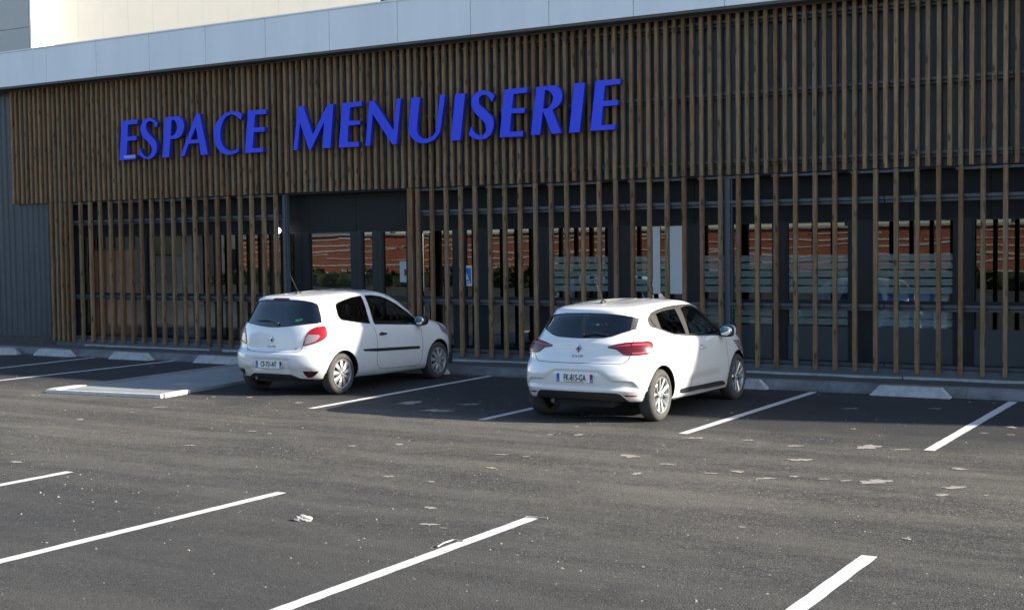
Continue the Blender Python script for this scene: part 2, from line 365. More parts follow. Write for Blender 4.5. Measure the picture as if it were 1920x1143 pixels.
OLD_CAR_ROWS = [
    (0.245, 0.195, 0.18, -0.45, 3.18, 0.72, 0.35, 2.4, 0.5, 2.2, 0.04, 0.06),
    (0.245, 0.2, 0.19, -0.54, 3.26, 0.785, 0.35, 2.6, 0.55, 2.3, 0.04, 0.07),
    (0.39, 0.3, 0.3, -0.62, 3.34, 0.855, 0.4, 2.6, 0.6, 2.3, 0.015, 0.08),
    (0.5, 0.47, 0.45, -0.645, 3.37, 0.87, 0.42, 2.5, 0.65, 2.3, 0.015, 0.09),
    (0.61, 0.62, 0.58, -0.635, 3.37, 0.875, 0.44, 2.5, 0.7, 2.3, 0.015, 0.07),
    (0.68, 0.7, 0.72, -0.585, 3.38, 0.875, 0.45, 2.5, 0.75, 2.2, 0.015, 0.07),
    (0.82, 0.82, 0.84, -0.57, 3.3, 0.868, 0.45, 2.5, 0.8, 2.2, 0.02, 0.07),
    (0.94, 0.93, 0.95, -0.55, 2.9, 0.852, 0.42, 2.5, 0.7, 2.1, 0.05, 0.1),
    (1.01, 0.985, 1.02, -0.525, 2.4, 0.805, 0.36, 2.7, 0.52, 2.1, 0.09, 0.08),
    (1.16, 1.15, 1.14, -0.455, 2.2, 0.733, 0.32, 2.9, 0.44, 2.4, 0.13, 0.1),
    (1.31, 1.31, 1.3, -0.375, 1.95, 0.673, 0.28, 3, 0.44, 2.4, 0.15, 0.12),
    (1.385, 1.415, 1.385, -0.34, 1.7, 0.613, 0.24, 2.9, 0.44, 2.4, 0.15, 0.12),
    (1.415, 1.45, 1.415, -0.3, 1.55, 0.548, 0.24, 2.8, 0.45, 2.1, 0.15, 0.12),
    (1.445, 1.48, 1.445, -0.1, 1.25, 0.32, 0.24, 2.6, 0.35, 2.1, 0.12, 0.12),
    (1.47, 1.49, 1.46, 0.15, 1, 0.001, 0.1, 2, 0.1, 2, 0, 0),
]
# ---- cutting panels, panes and lamps out of a body mesh
def in_poly(u, v, poly):
    c = False; n = len(poly); j = n-1
    for i in range(n):
        (x0, y0), (x1, y1) = poly[i], poly[j]
        if (y0 > v) != (y1 > v) and u < (x1-x0)*(v-y0)/(y1-y0)+x0: c = not c
        j = i
    return c
def cut_patch(bm, poly, ang, s, keep_min=.12):
    A = R_(ang); ca, sa = math.cos(A), math.sin(A); view = Vector((s*sa, -ca, 0))
    us = [p[0] for p in poly]; vs = [p[1] for p in poly]; b = (min(us)-.02, max(us)+.02, min(vs)-.02, max(vs)+.02)
    U = lambda co: s*co.x*ca+co.y*sa
    def near(f, b):
        u = [U(v.co) for v in f.verts]; z = [v.co.z for v in f.verts]
        return max(u) >= b[0] and min(u) <= b[1] and max(z) >= b[2] and min(z) <= b[3]
    cand = set(f for f in bm.faces if (ang == 0 or s*f.calc_center_median().x > -.05) and f.normal.dot(view) > keep_min and near(f, b))
    n = len(poly)
    for i in range(n):
        p, q = poly[i], poly[(i+1) % n]
        if abs(p[0]-q[0])+abs(p[1]-q[1]) < 1e-5: continue
        eb = (min(p[0], q[0])-.004, max(p[0], q[0])+.004, min(p[1], q[1])-.004, max(p[1], q[1])+.004)
        fs = [f for f in cand if f.is_valid and near(f, eb)]
        if not fs: continue
        nu, nv = -(q[1]-p[1]), q[0]-p[0]
        no = Vector((nu*s*ca, nu*sa, nv)).normalized(); co = Vector((s*p[0]*ca, p[0]*sa, p[1]))
        geom = fs+list({e for f in fs for e in f.edges})+list({v for f in fs for v in f.verts})
        r = bmesh.ops.bisect_plane(bm, geom=geom, dist=1e-6, plane_co=co, plane_no=no)
        cand.update(g for g in r['geom'] if isinstance(g, bmesh.types.BMFace))
    ins = []
    for f in cand:
        if f.is_valid:
            c = f.calc_center_median()
            if in_poly(U(c), c.z, poly): ins.append(f)
    return ins
def take(bm, faces, offset=0.):
    idx = {}; vs = []; fs = []; nr = []
    for f in faces:
        t = []
        for v in f.verts:
            if v not in idx: idx[v] = len(vs); vs.append(v.co+v.normal*offset)
            t.append(idx[v])
        fs.append(tuple(t))
    bmesh.ops.delete(bm, geom=faces, context='FACES')
    return vs, fs
def surf(bvh, u, v, ang, s, lift=.003):
    A = R_(ang); ca, sa = math.cos(A), math.sin(A); view = Vector((s*sa, -ca, 0))
    base = Vector((s*u*ca, u*sa, v))
    h = bvh.ray_cast(base+view*4, -view)
    return (h[0]+h[1]*lift, h[1]) if h[0] is not None else None
def strip(mb, bvh, pts, ang, s, width, lift=.0025, closed=False, step=.025, mi=0):
    P = list(pts)+([pts[0]] if closed else []); path = []
    for (a, b) in zip(P[:-1], P[1:]):
        d = math.hypot(b[0]-a[0], b[1]-a[1]); k = max(1, int(d/step))
        for i in range(k): path.append((a[0]+(b[0]-a[0])*i/k, a[1]+(b[1]-a[1])*i/k))
    path.append(P[-1])
    pr = [surf(bvh, u, v, ang, s, lift) for u, v in path]
    seg = []
    def flush():
        if len(seg) < 2: seg.clear(); return
        vs = []
        for i, (p, n) in enumerate(seg):
            t = (seg[min(i+1, len(seg)-1)][0]-seg[max(i-1, 0)][0]).normalized(); w = t.cross(n).normalized()*width/2
            vs += [p-w, p+w]
        mb.add(vs, [(2*i, 2*i+1, 2*i+3, 2*i+2) for i in range(len(seg)-1)], mi); seg.clear()
    for q in pr:
        if q is None or (seg and (q[0]-seg[-1][0]).length > .25): flush()
        if q is not None: seg.append(q)
    flush()
def mirror_half(h): return [(u, v) for u, v in h]+[(-u, v) for u, v in h[::-1] if abs(u) > 1e-6]
def smooth_poly(poly, k=3):
    n = len(poly); out = []
    for i in range(n):
        p0, p1, p2, p3 = poly[i-1], poly[i], poly[(i+1) % n], poly[(i+2) % n]
        for j in range(k):
            t = j/k
            out.append(tuple(.5*((2*p1[c])+(-p0[c]+p2[c])*t+(2*p0[c]-5*p1[c]+4*p2[c]-p3[c])*t*t+(-p0[c]+3*p1[c]-3*p2[c]+p3[c])*t**3) for c in (0, 1)))
    return out
def raw_obj(name, vs, fs, m, parent, smooth=True):
    mb = MB(); mb.add(vs, fs); return mb.build(name, m, parent, smooth=smooth, fix=False)
def text_mesh(txt, size, sx=1., depth=.001, off=.012):
    c = bpy.data.curves.new('lettering', 'FONT'); c.body = txt; c.size = size; c.align_x = 'CENTER'; c.align_y = 'CENTER'; c.extrude = depth; c.offset = size*off
    o = bpy.data.objects.new('lettering', c); col.objects.link(o)
    dg = bpy.context.evaluated_depsgraph_get(); me = bpy.data.meshes.new_from_object(o.evaluated_get(dg))
    bpy.data.objects.remove(o)
    for v in me.vertices: v.co.x *= sx
    return me
def text_obj(name, txt, size, m, parent, loc, sx=1., rot=(math.pi/2, 0, 0), off=.012):
    me = text_mesh(txt, size, sx, off=off); me.materials.clear(); me.materials.append(m)
    o = link(bpy.data.objects.new(name, me), parent); o.location = loc; o.rotation_euler = rot; return o
def build_plate(car, txt, loc, tilt, right):
    p = MB().box(-.26, .26, -.003, .003, -.055, .055).build('license_plate', M['plate'], car, bevel=.001)
    p.location = loc; p.rotation_euler = (tilt, 0, 0)
    for x0, x1, nm in ((-.257, -.215, 'blue_band'), (.215, .257, 'blue_band')):
        MB().box(x0, x1, -.0045, -.0032, -.052, .052).build(nm, M['plateblue'], p)
    if right == 'red': MB().box(.217, .255, -.0056, -.0047, .004, .048).build('red_shield', M['darkred'] if 'CF' in txt else M['red'], p)
    text_obj('band_lettering', 'F', .03, M['plate'], p, (-.236, -.0056, -.028))
    text_obj('band_lettering', '31', .03, M['plate'], p, (.236, -.0060, -.030), .8)
    text_obj('plate_number', txt, .112, M['ink'], p, (0, -.0045, 0), .60, off=.022)
    if 'FK' in txt: MB().box(-.15, .13, -.0046, -.0034, -.0525, -.047).build('dealer_line', M['ink'], p)
    return p
def lozenge(car, loc, w, h, tilt):
    o = empty('emblem_pivot') if False else None
    mb = MB()
    outer = [(0, h), (w, 0), (0, -h), (-w, 0)]; inner = [(0, h*.42), (w*.42, 0), (0, -h*.42), (-w*.42, 0)]
    vs = [(x, -.006, z) for x, z in outer]+[(x, -.014, z) for x, z in inner]+[(x, 0, z) for x, z in outer]+[(x*.9, -.004, z*.9) for x, z in inner]
    fs = []
    for i in range(4):
        j = (i+1) % 4; fs += [(i, j, 4+j, 4+i), (8+i, 8+j, j, i), (4+i, 4+j, 12+j, 12+i)]
    mb.add(vs, fs); e = mb.build('emblem', M['chrome'], car, fix=True); e.location = loc; e.rotation_euler = (tilt, 0, 0)
    MB().add([(x*.95, -.003, z*.95) for x, z in inner], [(3, 2, 1, 0)]).build('emblem_centre', M['ink'], e, fix=False)
def build_wheel(car, x, y, r, rim, style, s):
    w = empty('wheel', (x*s, y, r)); w.parent = car; wd = .195
    t = MB(); k = rim+.004
    t.lathe([(-wd/2+.02, k), (-wd/2, k+.02), (-wd/2-.004, (k+r)/2), (-wd/2+.008, r-.02), (-wd/2+.03, r), (0, r+.001), (wd/2-.03, r), (wd/2-.008, r-.02), (wd/2+.004, (k+r)/2), (wd/2, k+.02), (wd/2-.02, k)], n=56)
    t.build('tyre', M['rubber'], w, smooth=True).location = (0, 0, 0)
    h = MB()
    f = s*wd/2; q = lambda a: s*a
    h.lathe([(f-q(.022), rim+.006), (f-q(.004), rim+.002), (f-q(.006), rim-.012), (f-q(.03), rim-.02), (f-q(.07), rim-.03)], n=48)
    N = 9 if style == 'cover' else 5
    for i in range(N):
        a0 = 2*math.pi*i/N+.2
        def pt(rr, da, x): return (x, rr*math.cos(a0+da), rr*math.sin(a0+da))
        if style == 'cover':
            w0, w1, w2 = .95, .23, .17
            ring = [pt(.045, -w0*.36, f-q(.004)), pt(.045, w0*.36, f-q(.004)), pt(.14, w1, f-q(.008)), pt(rim-.012, w2*.95, f-q(.014)), pt(rim-.012, -w2*.95, f-q(.014)), pt(.14, -w1, f-q(.008))]
            mid = pt(.11, 0, f+q(.004)); vs = ring+[mid]; fs = [(j, (j+1) % 6, 6) for j in range(6)]
            vs += [(v[0]-q(.02), v[1], v[2]) for v in ring]; fs += [(j, (j+1) % 6, 7+(j+1) % 6, 7+j) for j in range(6)]
            h.add(vs, fs)
        else:
            for d0, d1 in ((-.10, -.30), (.10, .30)):
                ring = [pt(.035, d0-.28, f-q(.030)), pt(.035, d0+.28, f-q(.030)), pt(rim-.014, d1+.095, f-q(.006)), pt(rim-.014, d1-.095, f-q(.006))]
                m1, m2 = pt(.05, d0, f-q(.018)), pt(rim-.03, d1, f+q(.002))
                vs = ring+[m1, m2]; fs = [(0, 4, 5, 3), (1, 2, 5, 4), (0, 1, 4), (2, 3, 5)]
                vs += [(v[0]-q(.03), v[1], v[2]) for v in ring]; fs += [(j, (j+1) % 4, 6+(j+1) % 4, 6+j) for j in range(4)]
                h.add(vs, fs)
    h.lathe([(f-q(.03), .058), (f-q(.012), .052), (f-q(.004), .03), (f-q(.002), .0005)], n=20)
    h.build('rim', M['alloy'], w)
    b = MB(); b.lathe([(f-q(.045), .0005), (f-q(.045), .12), (f-q(.06), rim-.004)], n=32); b.build('brake_drum', M['dark'], w)
    nuts = MB()
    for i in range(5):
        a = 2*math.pi*i/5; nuts.tube((f-q(.02), .034*math.cos(a), .034*math.sin(a)), (f+q(.001), .034*math.cos(a), .034*math.sin(a)), .007, n=6)
    nuts.build('wheel_nuts', M['ink'], w)
    return w
def ell(mb, c, r, n=14, m=10, pw=1., mi=0):
    vs = []; fs = []
    sg = lambda v: math.copysign(abs(v)**pw, v)
    for i in range(m+1):
        th = math.pi*i/m-math.pi/2
        for j in range(n):
            ph = 2*math.pi*j/n
            vs.append((c[0]+r[0]*sg(math.cos(th))*sg(math.cos(ph)), c[1]+r[1]*sg(math.cos(th))*sg(math.sin(ph)), c[2]+r[2]*sg(math.sin(th))))
    for i in range(m):
        for j in range(n): fs.append((i*n+j, i*n+(j+1) % n, (i+1)*n+(j+1) % n, (i+1)*n+j))
    mb.add(vs, fs, mi)
NEW = dict(rows=NEW_CAR_ROWS, sc=(1.024, 1.007, 1.039), wb=2.60, r=.325, rim=.226, wx=.79, arch=.378, style='alloy', plate=('FK-815-GA', (0, 0, .565)), old=False)
OLD = dict(rows=OLD_CAR_ROWS, sc=(1.056, 1.010, 1.051), wb=2.60, r=.312, rim=.218, wx=.79, arch=.362, style='cover', plate=('CF-751-NT', (0, 0, .477)), old=True)
def build_car(name, D, loc, label, rz=0, paint='paint', detail=True, group=None):
    car = empty(name, loc, rz); tag(car, label, 'car', group)
    sx, sy, sz = D['sc']; old = D['old']
    tz = D['plate'][1][2]
    def disp(x, y, z):
        x, y, z = x*sx, y*sy, z*sz
        if y < -.35:
            if old:
                hw = .37-.25*max(0, z-.50)
                d = .022*smooth01(hw+.03, hw-.02, abs(x))*smooth01(.578, .560, z)*smooth01(.36, .42, z)
                d += .014*smooth01(.68, .655, z)*smooth01(.60, .64, z)*0
                y += d-.018*smooth01(.655, .635, z)*smooth01(.36, .46, z)*smooth01(1., .7, abs(x))
            else:
                e = pchip([0, .29, .40, .50, .70, .80], [.665, .662, .612, .54, .532, .45], abs(x))
                d = .030*smooth01(e+.008, e-.012, z)*smooth01(.40, .47, z)*smooth01(.82, .70, abs(x))
                y += d-.012*smooth01(.77, .73, z)*smooth01(.55, .62, z)
                y += .02*smooth01(1.02, .93, z)*smooth01(.80, .88, z)*smooth01(.62, .30, abs(x))
            y += .012*smooth01(.42, .38, z)*smooth01(.0, .3, z)*(0 if old else 1)
        if abs(x) > .6 and not old and .5 < y < 2.1:
            g = smooth01(.55, .42, z)*smooth01(.26, .34, z)*smooth01(.5, .9, y)*smooth01(2.1, 1.8, y); x -= math.copysign(.022*g, x)
        return (x, y, z)
    vs, fs = car_body_mesh(D['rows'], 8, 1.2, disp)
    vs = [Vector(v) for v in vs]
    bvh = BVHTree.FromPolygons(vs, fs)
    bm = bmesh.new(); me = bpy.data.meshes.new('body'); me.from_pydata([tuple(v) for v in vs], [], fs); bm.from_mesh(me); bpy.data.meshes.remove(me)
    bmesh.ops.remove_doubles(bm, verts=bm.verts, dist=1e-5); bmesh.ops.recalc_face_normals(bm, faces=bm.faces); bm.normal_update()
    # wheel openings
    for yc in (0., D['wb']):
        circ = [(yc+D['arch']*math.cos(2*math.pi*i/36), D['r']-.005+D['arch']*math.sin(2*math.pi*i/36)) for i in range(36)]
        for s in (1, -1):
            take(bm, cut_patch(bm, circ, 90, s, -.9))
    seal = MB(); seam = MB()
    def patch(nm, poly, ang, m, off, sides=(1, -1), parent=None, edge=0, esm=None):
        out = []
        for s in sides:
            bm.normal_update()
            v, f = take(bm, cut_patch(bm, poly, ang, s), off)
            if f: out.append(raw_obj(nm, v, f, M[m], parent if parent is not None and not isinstance(parent, list) else (parent[len(out)] if parent else car)))
            if edge: strip(esm or seal, bvh, poly, ang, s, edge, closed=True)
        return out
    if old:
        rw = mirror_half([(0, 1.437), (.192, 1.437), (.292, 1.437), (.44, 1.426), (.54, 1.408), (.598, 1.38), (.621, 1.349), (.68, 1.228), (.738, 1.107), (.699, 1.097), (.592, 1.091), (.416, 1.073), (.267, 1.054), (.104, 1.042), (0, 1.04)])
        patch('brake_light', mirror_half([(0, 1.470), (.13, 1.468), (.16, 1.458), (.165, 1.4395), (0, 1.4395)]), 0, 'darkred', .004, (1,))
        tl = [(.026, .77), (.049, .853), (.085, .936), (.138, 1.0), (.208, 1.034), (.323, 1.052), (.358, 1.046), (.380, .978), (.385, .926), (.348, .875), (.276, .834), (.182, .8), (.097, .779)]
        clear = patch('clear_lens', [(.043, .782), (.066, .862), (.102, .931), (.255, .929), (.279, .903), (.208, .835), (.123, .801)], 45, 'clear', .007)
        lens = patch('tail_light', smooth_poly(tl), 45, 'red', .006, edge=.008)
        for c, p in zip(clear, lens): c.parent = p
        refl = [(.358, .384), (.588, .383), (.53, .33), (.47, .295), (.42, .29), (.374, .341)]
        patch('reflector', refl, 20, 'darkred', -.008, edge=.012)
        val = mirror_half([(0, .335), (.37, .33), (.43, .305), (.50, .272), (.80, .262), (.80, .05), (0, .05)])
        gate = [(.738, 1.103), (.74, 1.06), (.653, 1.009), (.606, .936), (.578, .853), (.56, .77), (.535, .70), (.513, .676), (.333, .665), (0, .66)]
        q = smooth_poly([(.119, 1.355), (.187, 1.386), (.337, 1.419), (.554, 1.455), (.770, 1.468), (.779, 1.271), (.755, 1.037), (.442, 1.074), (.235, 1.105), (.123, 1.125), (.091, 1.156), (.106, 1.272)], 2)
        q = [(.119, 1.355), (.187, 1.386), (.337, 1.419), (.554, 1.455), (.775, 1.468), (.779, 1.271), (.755, 1.037), (.442, 1.074), (.235, 1.105), (.145, 1.12), (.110, 1.14), (.091, 1.17), (.090, 1.21), (.106, 1.32)]
        fw = [(.869, 1.467), (1.049, 1.465), (1.263, 1.436), (1.412, 1.389), (1.602, 1.309), (1.80, 1.20), (1.97, 1.09), (2.06, 1.01), (2.03, .965), (1.98, .955), (.861, 1.021), (.881, 1.266)]
        patch('rear_window', rw, 0, 'privacy', -.006, (1,), edge=.014)
        patch('side_window', q, 90, 'privacy', -.006, edge=.014)
        patch('side_window', fw, 90, 'cardoor', -.006, edge=.016)
        patch('windscreen', mirror_half([(0, 1.41), (.40, 1.395), (.53, 1.35), (.66, 1.12), (.68, 1.07), (0, 1.09)]), 180, 'cardoor', -.006, (1,), edge=.014)
        patch('headlight', [(2.68, .955), (2.80, .90), (2.95, .80), (2.95, .72), (2.78, .80)], 60, 'clear', .003, edge=.01)
        door = [(.769, 1.0), (.815, .9), (.84, .75), (.845, .585), (.831, .45), (.85, .38), (.90, .325), (.974, .31), (1.9, .28), (2.0, .30), (2.075, .36), (2.10, .572), (2.06, .897), (2.05, .97)]
        mo = [(.47, .655), (.82, .645), (1.889, .604), (2.0, .596), (1.995, .556), (.839, .598), (.506, .625)]
        patch('side_moulding', mo, 90, 'black', .012)
        patch('rear_valance', val, 0, 'dark', -.01, (1,))
        patch('tailgate', mirror_half([(0, 1.03)]+[(.55, 1.085)]+gate), 0, paint, 0, (1,))
        patch('door', door, 90, paint, 0)
        for s in (1, -1):
            strip(seam, bvh, door, 90, s, .008, .0008); strip(seam, bvh, gate, 0, s, .008, .0008)
            strip(seam, bvh, [(.42, .665), (.52, .70)], 0, s, .006, .0008)
    else:
        patch('window_blade', [(.581, 1.31), (.631, 1.288), (.654, 1.164), (.607, 1.15), (.595, 1.234)], 0, 'skirt', .003)
        rw = mirror_half([(0, 1.356), (.124, 1.354), (.303, 1.349), (.466, 1.333), (.581, 1.31), (.595, 1.234), (.607, 1.15), (.529, 1.125), (.422, 1.085), (.326, 1.066), (.122, 1.058), (0, 1.055)])
        ring = patch('light_ring', [(.183, .990), (.276, .992), (.36, .992), (.42, .990), (.443, .975), (.435, .95), (.40, .905), (.36, .882), (.301, .872), (.168, .870), (.17, .888), (.29, .892), (.345, .903), (.372, .93), (.385, .958), (.36, .970), (.27, .972), (.18, .971)], 45, 'pinklens', .008)
        bar = patch('light_bar', [(-.07, .957), (.011, .970), (.118, .982), (.166, .986), (.163, .972), (.069, .963), (-.021, .952), (-.064, .949)], 45, 'pinklens', .008)
        tl = [(-.088, .957), (0, .986), (.111, 1.006), (.245, 1.013), (.40, 1.012), (.455, 1.006), (.473, .989), (.462, .955), (.44, .915), (.41, .882), (.36, .862), (.215, .855), (.104, .856), (.06, .872), (.025, .902), (-.001, .928), (-.051, .937), (-.086, .945)]
        lens = patch('tail_light', tl, 45, 'darkred', .006, edge=.008)
        for grp in (ring, bar):
            for c, p in zip(grp, lens): c.parent = p
        patch('reflector', [(.382, .372), (.575, .362), (.54, .349), (.42, .346)], 20, 'red', .002)
        val = mirror_half([(0, .396), (.37, .396), (.53, .39), (.58, .375), (.62, .33), (.70, .24), (.70, .05), (0, .05)])
        gate = [(.657, 1.145), (.67, 1.035), (.668, .93), (.675, .86), (.669, .83), (.647, .789), (.613, .761), (.577, .752), (.355, .75), (0, .75)]
        rp = [(.304, 1.331), (.535, 1.36), (.86, 1.372), (.87, 1.214), (.90, 1.042), (.556, 1.066), (.401, 1.105), (.275, 1.143), (.278, 1.224)]
        fp = [(1.034, 1.369), (1.193, 1.390), (1.33, 1.388), (1.458, 1.358), (1.63, 1.305), (1.80, 1.228), (1.95, 1.14), (2.05, 1.06), (2.08, 1.01), (1.93, .978), (1.002, 1.03), (1.015, 1.202)]
        so_ = [(.03, 1.20), (.038, 1.25), (.08, 1.29), (.206, 1.343), (.369, 1.373), (.613, 1.398), (.882, 1.410), (1.136, 1.410), (1.346, 1.404), (1.48, 1.378), (1.64, 1.328), (1.82, 1.25), (1.98, 1.155), (2.10, 1.06), (2.13, 1.0), (2.0, .962), (1.916, .960), (.993, 1.012), (.727, 1.035), (.55, 1.055), (.395, 1.09), (.255, 1.13), (.118, 1.165), (.05, 1.18)]
        patch('rear_window', rw, 0, 'privacy', -.006, (1,), edge=.012)
        patch('windscreen', mirror_half([(0, 1.375), (.40, 1.36), (.54, 1.31), (.68, 1.12), (.70, 1.07), (0, 1.09)]), 180, 'cardoor', -.006, (1,), edge=.014)
        patch('headlight', [(2.55, .86), (2.9, .82), (3.1, .74), (3.0, .66), (2.75, .70)], 60, 'clear', .003, edge=.01)
        patch('side_window', rp, 90, 'privacy', -.006)
        patch('side_window', fp, 90, 'cardoor', -.006)
        patch('door_vent', [(.10, 1.27), (.125, 1.29), (.15, 1.22), (.18, 1.165), (.15, 1.16), (.11, 1.2)], 90, 'dark', -.006)
        patch('window_surround', so_, 90, 'skirt', -.002, edge=.012)
        door = [(.248, .755), (.313, .63), (.37, .55), (.43, .44), (.50, .35), (.56, .305), (.65, .285), (2.10, .245), (2.2, .32), (2.215, .479), (2.152, .704), (2.143, .868), (2.12, .96)]
        mo = [(.55, .349), (2.0, .325), (2.10, .29), (2.10, .262), (.667, .292), (.579, .305)]
        patch('side_moulding', mo, 90, 'black', .012)
        patch('rear_valance', val, 0, 'black', -.004, (1,))
        patch('tailgate', mirror_half([(0, 1.04), (.50, 1.10), (.625, 1.15)]+gate), 0, paint, 0, (1,))
        patch('rear_door', [(.20, 1.13), (.248, .755)]+door[1:7]+[(.94, .275), (.93, 1.03)], 90, paint, 0)
        patch('front_door', [(.93, 1.03), (.94, .275)]+door[7:], 90, paint, 0)
        for s in (1, -1):
            strip(seam, bvh, door, 90, s, .008, .0008); strip(seam, bvh, gate, 0, s, .008, .0008)
            strip(seam, bvh, [(.925, 1.01), (.94, .6), (.94, .28)], 90, s, .006, .0008)
            strip(seam, bvh, [(.50, .539), (.697, .532), (.752, .498), (.789, .455), (.80, .41)], 0, s, .005, .0008)
    bm.normal_update()
    me = bpy.data.meshes.new('body'); bm.to_mesh(me); bm.free(); me.materials.append(M[paint])
    for p in me.polygons: p.use_smooth = True
    link(bpy.data.objects.new('body', me), car)
    seal.build('window_seal', M['black'], car, fix=False); seam.build('panel_gap', M['seam'], car, fix=False)
    # dark cabin lining inside the shell, seats, dash and wheel
    lin = MB()
    for ch in list(car.children):
        if ch.name.split('.')[0] in ('body', 'door', 'tailgate', 'rear_door', 'front_door'):
            me2 = ch.data; vv = []
            for v in me2.vertices: vv.append(v.co-v.normal*.03)
            keep = [tuple(p.vertices) for p in me2.polygons if p.center.z > .42]
            lin.add(vv, keep)
    lin.build('cabin_lining', M['lining'], car, fix=False)
    MB().box(-.70, .70, -.35, 2.2, .40, .46).build('cabin_floor', M['lining'], car)
    for x in (-.36, .36):
        st = MB(); st.box(x-.24, x+.24, .95, 1.42, .48, .66); st.add([(x-.23, .98, .62), (x+.23, .98, .62), (x+.23, .84, .64), (x-.23, .84, .64), (x-.19, .74, 1.14), (x+.19, .74, 1.14), (x+.19, .64, 1.13), (x-.19, .64, 1.13)], [(0, 1, 2, 3), (4, 7, 6, 5), (0, 4, 5, 1), (1, 5, 6, 2), (2, 6, 7, 3), (3, 7, 4, 0)])
        st.box(x-.12, x+.12, .62, .72, 1.17, 1.33); st.box(x-.05, x-.03, .66, .68, 1.12, 1.18); st.box(x+.03, x+.05, .66, .68, 1.12, 1.18); st.build('seat', M['seat'], car, bevel=.02)
    rb = MB(); rb.box(-.60, .60, .10, .55, .48, .66); rb.box(-.60, .60, -.08, .06, .60, 1.08)
    for x in (-.38, .38): rb.box(x-.11, x+.11, -.06, .03, 1.10, 1.24)
    rb.build('rear_seat', M['seat'], car, bevel=.02)
    MB().box(-.68, .68, 1.55, 2.05, .62, 1.0).build('dashboard', M['lining'], car, bevel=.03)
    sw = MB(); c_ = Vector((-.36, 1.42, .98))
    for i in range(20):
        a0, a1 = 6.2832*i/20, 6.2832*(i+1)/20; sw.tube(c_+Vector((.18*math.cos(a0), .07*math.sin(a0), .17*math.sin(a0))), c_+Vector((.18*math.cos(a1), .07*math.sin(a1), .17*math.sin(a1))), .014, n=6, cap=False)
    sw.tube(c_-Vector((.17, 0, 0)), c_+Vector((.17, 0, 0)), .018); sw.build('steering_wheel', M['black'], car)
    # arch lips, liners and underside
    for s in (1, -1):
        for yc in (0., D['wb']):
            lip = MB(); strip(lip, bvh, [(yc+(D['arch']+.004)*math.cos(math.pi*(1.08*i/30-.04)), D['r']-.005+(D['arch']+.004)*math.sin(math.pi*(1.08*i/30-.04))) for i in range(31)], 90, s, .012, .001)
            lip.build('wheel_arch_lip', M['black'], car, fix=False)
            ln = MB(); n = 24; R = D['arch']+.012
            vv = []; ff = []
            for i in range(n+1):
                a = -.15+(math.pi+.3)*i/n
                for x in (.42, .76): vv.append((s*x, yc+R*math.cos(a), D['r']+R*math.sin(a)))
            for i in range(n): ff.append((2*i, 2*i+1, 2*i+3, 2*i+2))
            vv += [(s*.42, yc, D['r'])]; c = len(vv)-1
            for i in range(n): ff.append((2*i, 2*i+2, c))
            ln.add(vv, ff); ln.build('wheel_arch_liner', M['liner'], car, fix=False)
            build_wheel(car, D['wx'], yc, D['r'], D['rim'], D['style'], s)
    u = MB(); u.box(-.42, .42, -.48, 3.1, .20, .36); u.box(-.84, .84, .42, D['wb']-.42, .22, .40); u.box(-.80, .80, D['wb']+.40, 3.15, .22, .4)
    u.build('underbody', M['dark'], car)
    # exhaust, mirror, handle, antenna, wiper, badge, plate
    MB().tube((-.38 if old else -.40, -.52, .25), (-.38 if old else -.40, -.40, .25), .028, n=12).build('exhaust', M['pipe'], car)
    for s in (1, -1):
        zc = 1.02 if old else 1.02; yc = 1.96 if old else 1.95
        h = MB(); ell(h, (s*.985, yc+.02, zc), (.115, .075, .085), pw=.75); mo_ = h.build('mirror_housing', M['gloss'] if old else M[paint], car, smooth=True)
        b_ = MB(); ell(b_, (s*.985, yc-.022, zc), (.113, .045, .083), pw=.7); b_.build('mirror_bezel', M['black'], mo_, smooth=True)
        g = MB(); ell(g, (s*.985, yc-.058, zc+.002), (.088, .012, .064), pw=.75); g.build('mirror_glass', M['mirror'], mo_, smooth=True)
        f_ = MB(); f_.add([(s*.84, yc+.05, .955), (s*.84, yc-.05, .955), (s*.94, yc-.03, .99), (s*.94, yc+.04, .99), (s*.84, yc+.05, 1.0), (s*.84, yc-.05, 1.0), (s*.93, yc-.03, .95), (s*.93, yc+.04, .95)], [(0, 1, 6, 7), (4, 5, 2, 3), (1, 5, 2, 6), (0, 4, 3, 7), (2, 3, 7, 6), (0, 1, 5, 4)]); f_.build('mirror_foot', M['black'], mo_)
        hd = MB(); ya, yb, z0 = (.89, 1.09, .862) if old else (1.13, 1.34, .845)
        a0 = surf(bvh, (ya+yb)/2, z0, 90, s, 0)
        if a0:
            px = abs(a0[0].x); ell(hd, (s*(px+.016), (ya+yb)/2, z0), (.016, (yb-ya)/2, .017), pw=.7); hd.build('door_handle', M['black'] if old else M[paint], car, smooth=True)
            cup = MB(); ell(cup, (s*(px-.004), (ya+yb)/2-.01, z0-.004), (.008, .07, .034)); cup.build('handle_recess', M['skirt'] if not old else M['seam'], car, smooth=True)
    ax, ay = (.06, -.02) if old else (.02, .10)
    top = bvh.ray_cast(Vector((ax, ay, 3)), Vector((0, 0, -1)))[0]
    an = MB(); ell(an, (ax, ay, top.z+.012), (.030, .065, .028)); an.tube((ax, ay, top.z+.02), (ax-.02, ay-.17, top.z+(.31 if old else .27)), .0055, .003, n=6)
    an.build('antenna', M['black'], car, smooth=True)
    def rear(u, v, lift=.004): return surf(bvh, u, v, 0, 1, lift)[0]
    wp = MB()
    w0, w1, w2 = (rear(.075, 1.085, .02), rear(-.10, 1.13, .03), rear(-.38, 1.125, .02)) if old else (rear(.04, 1.085, .02), rear(.17, 1.115, .03), rear(.36, 1.09, .02))
    wp.tube(w0, w1, .011, .008); wp.tube(w1, w2, .009, .006); ell(wp, w0, (.028, .02, .02))
    wp.build('rear_wiper', M['black'], car)
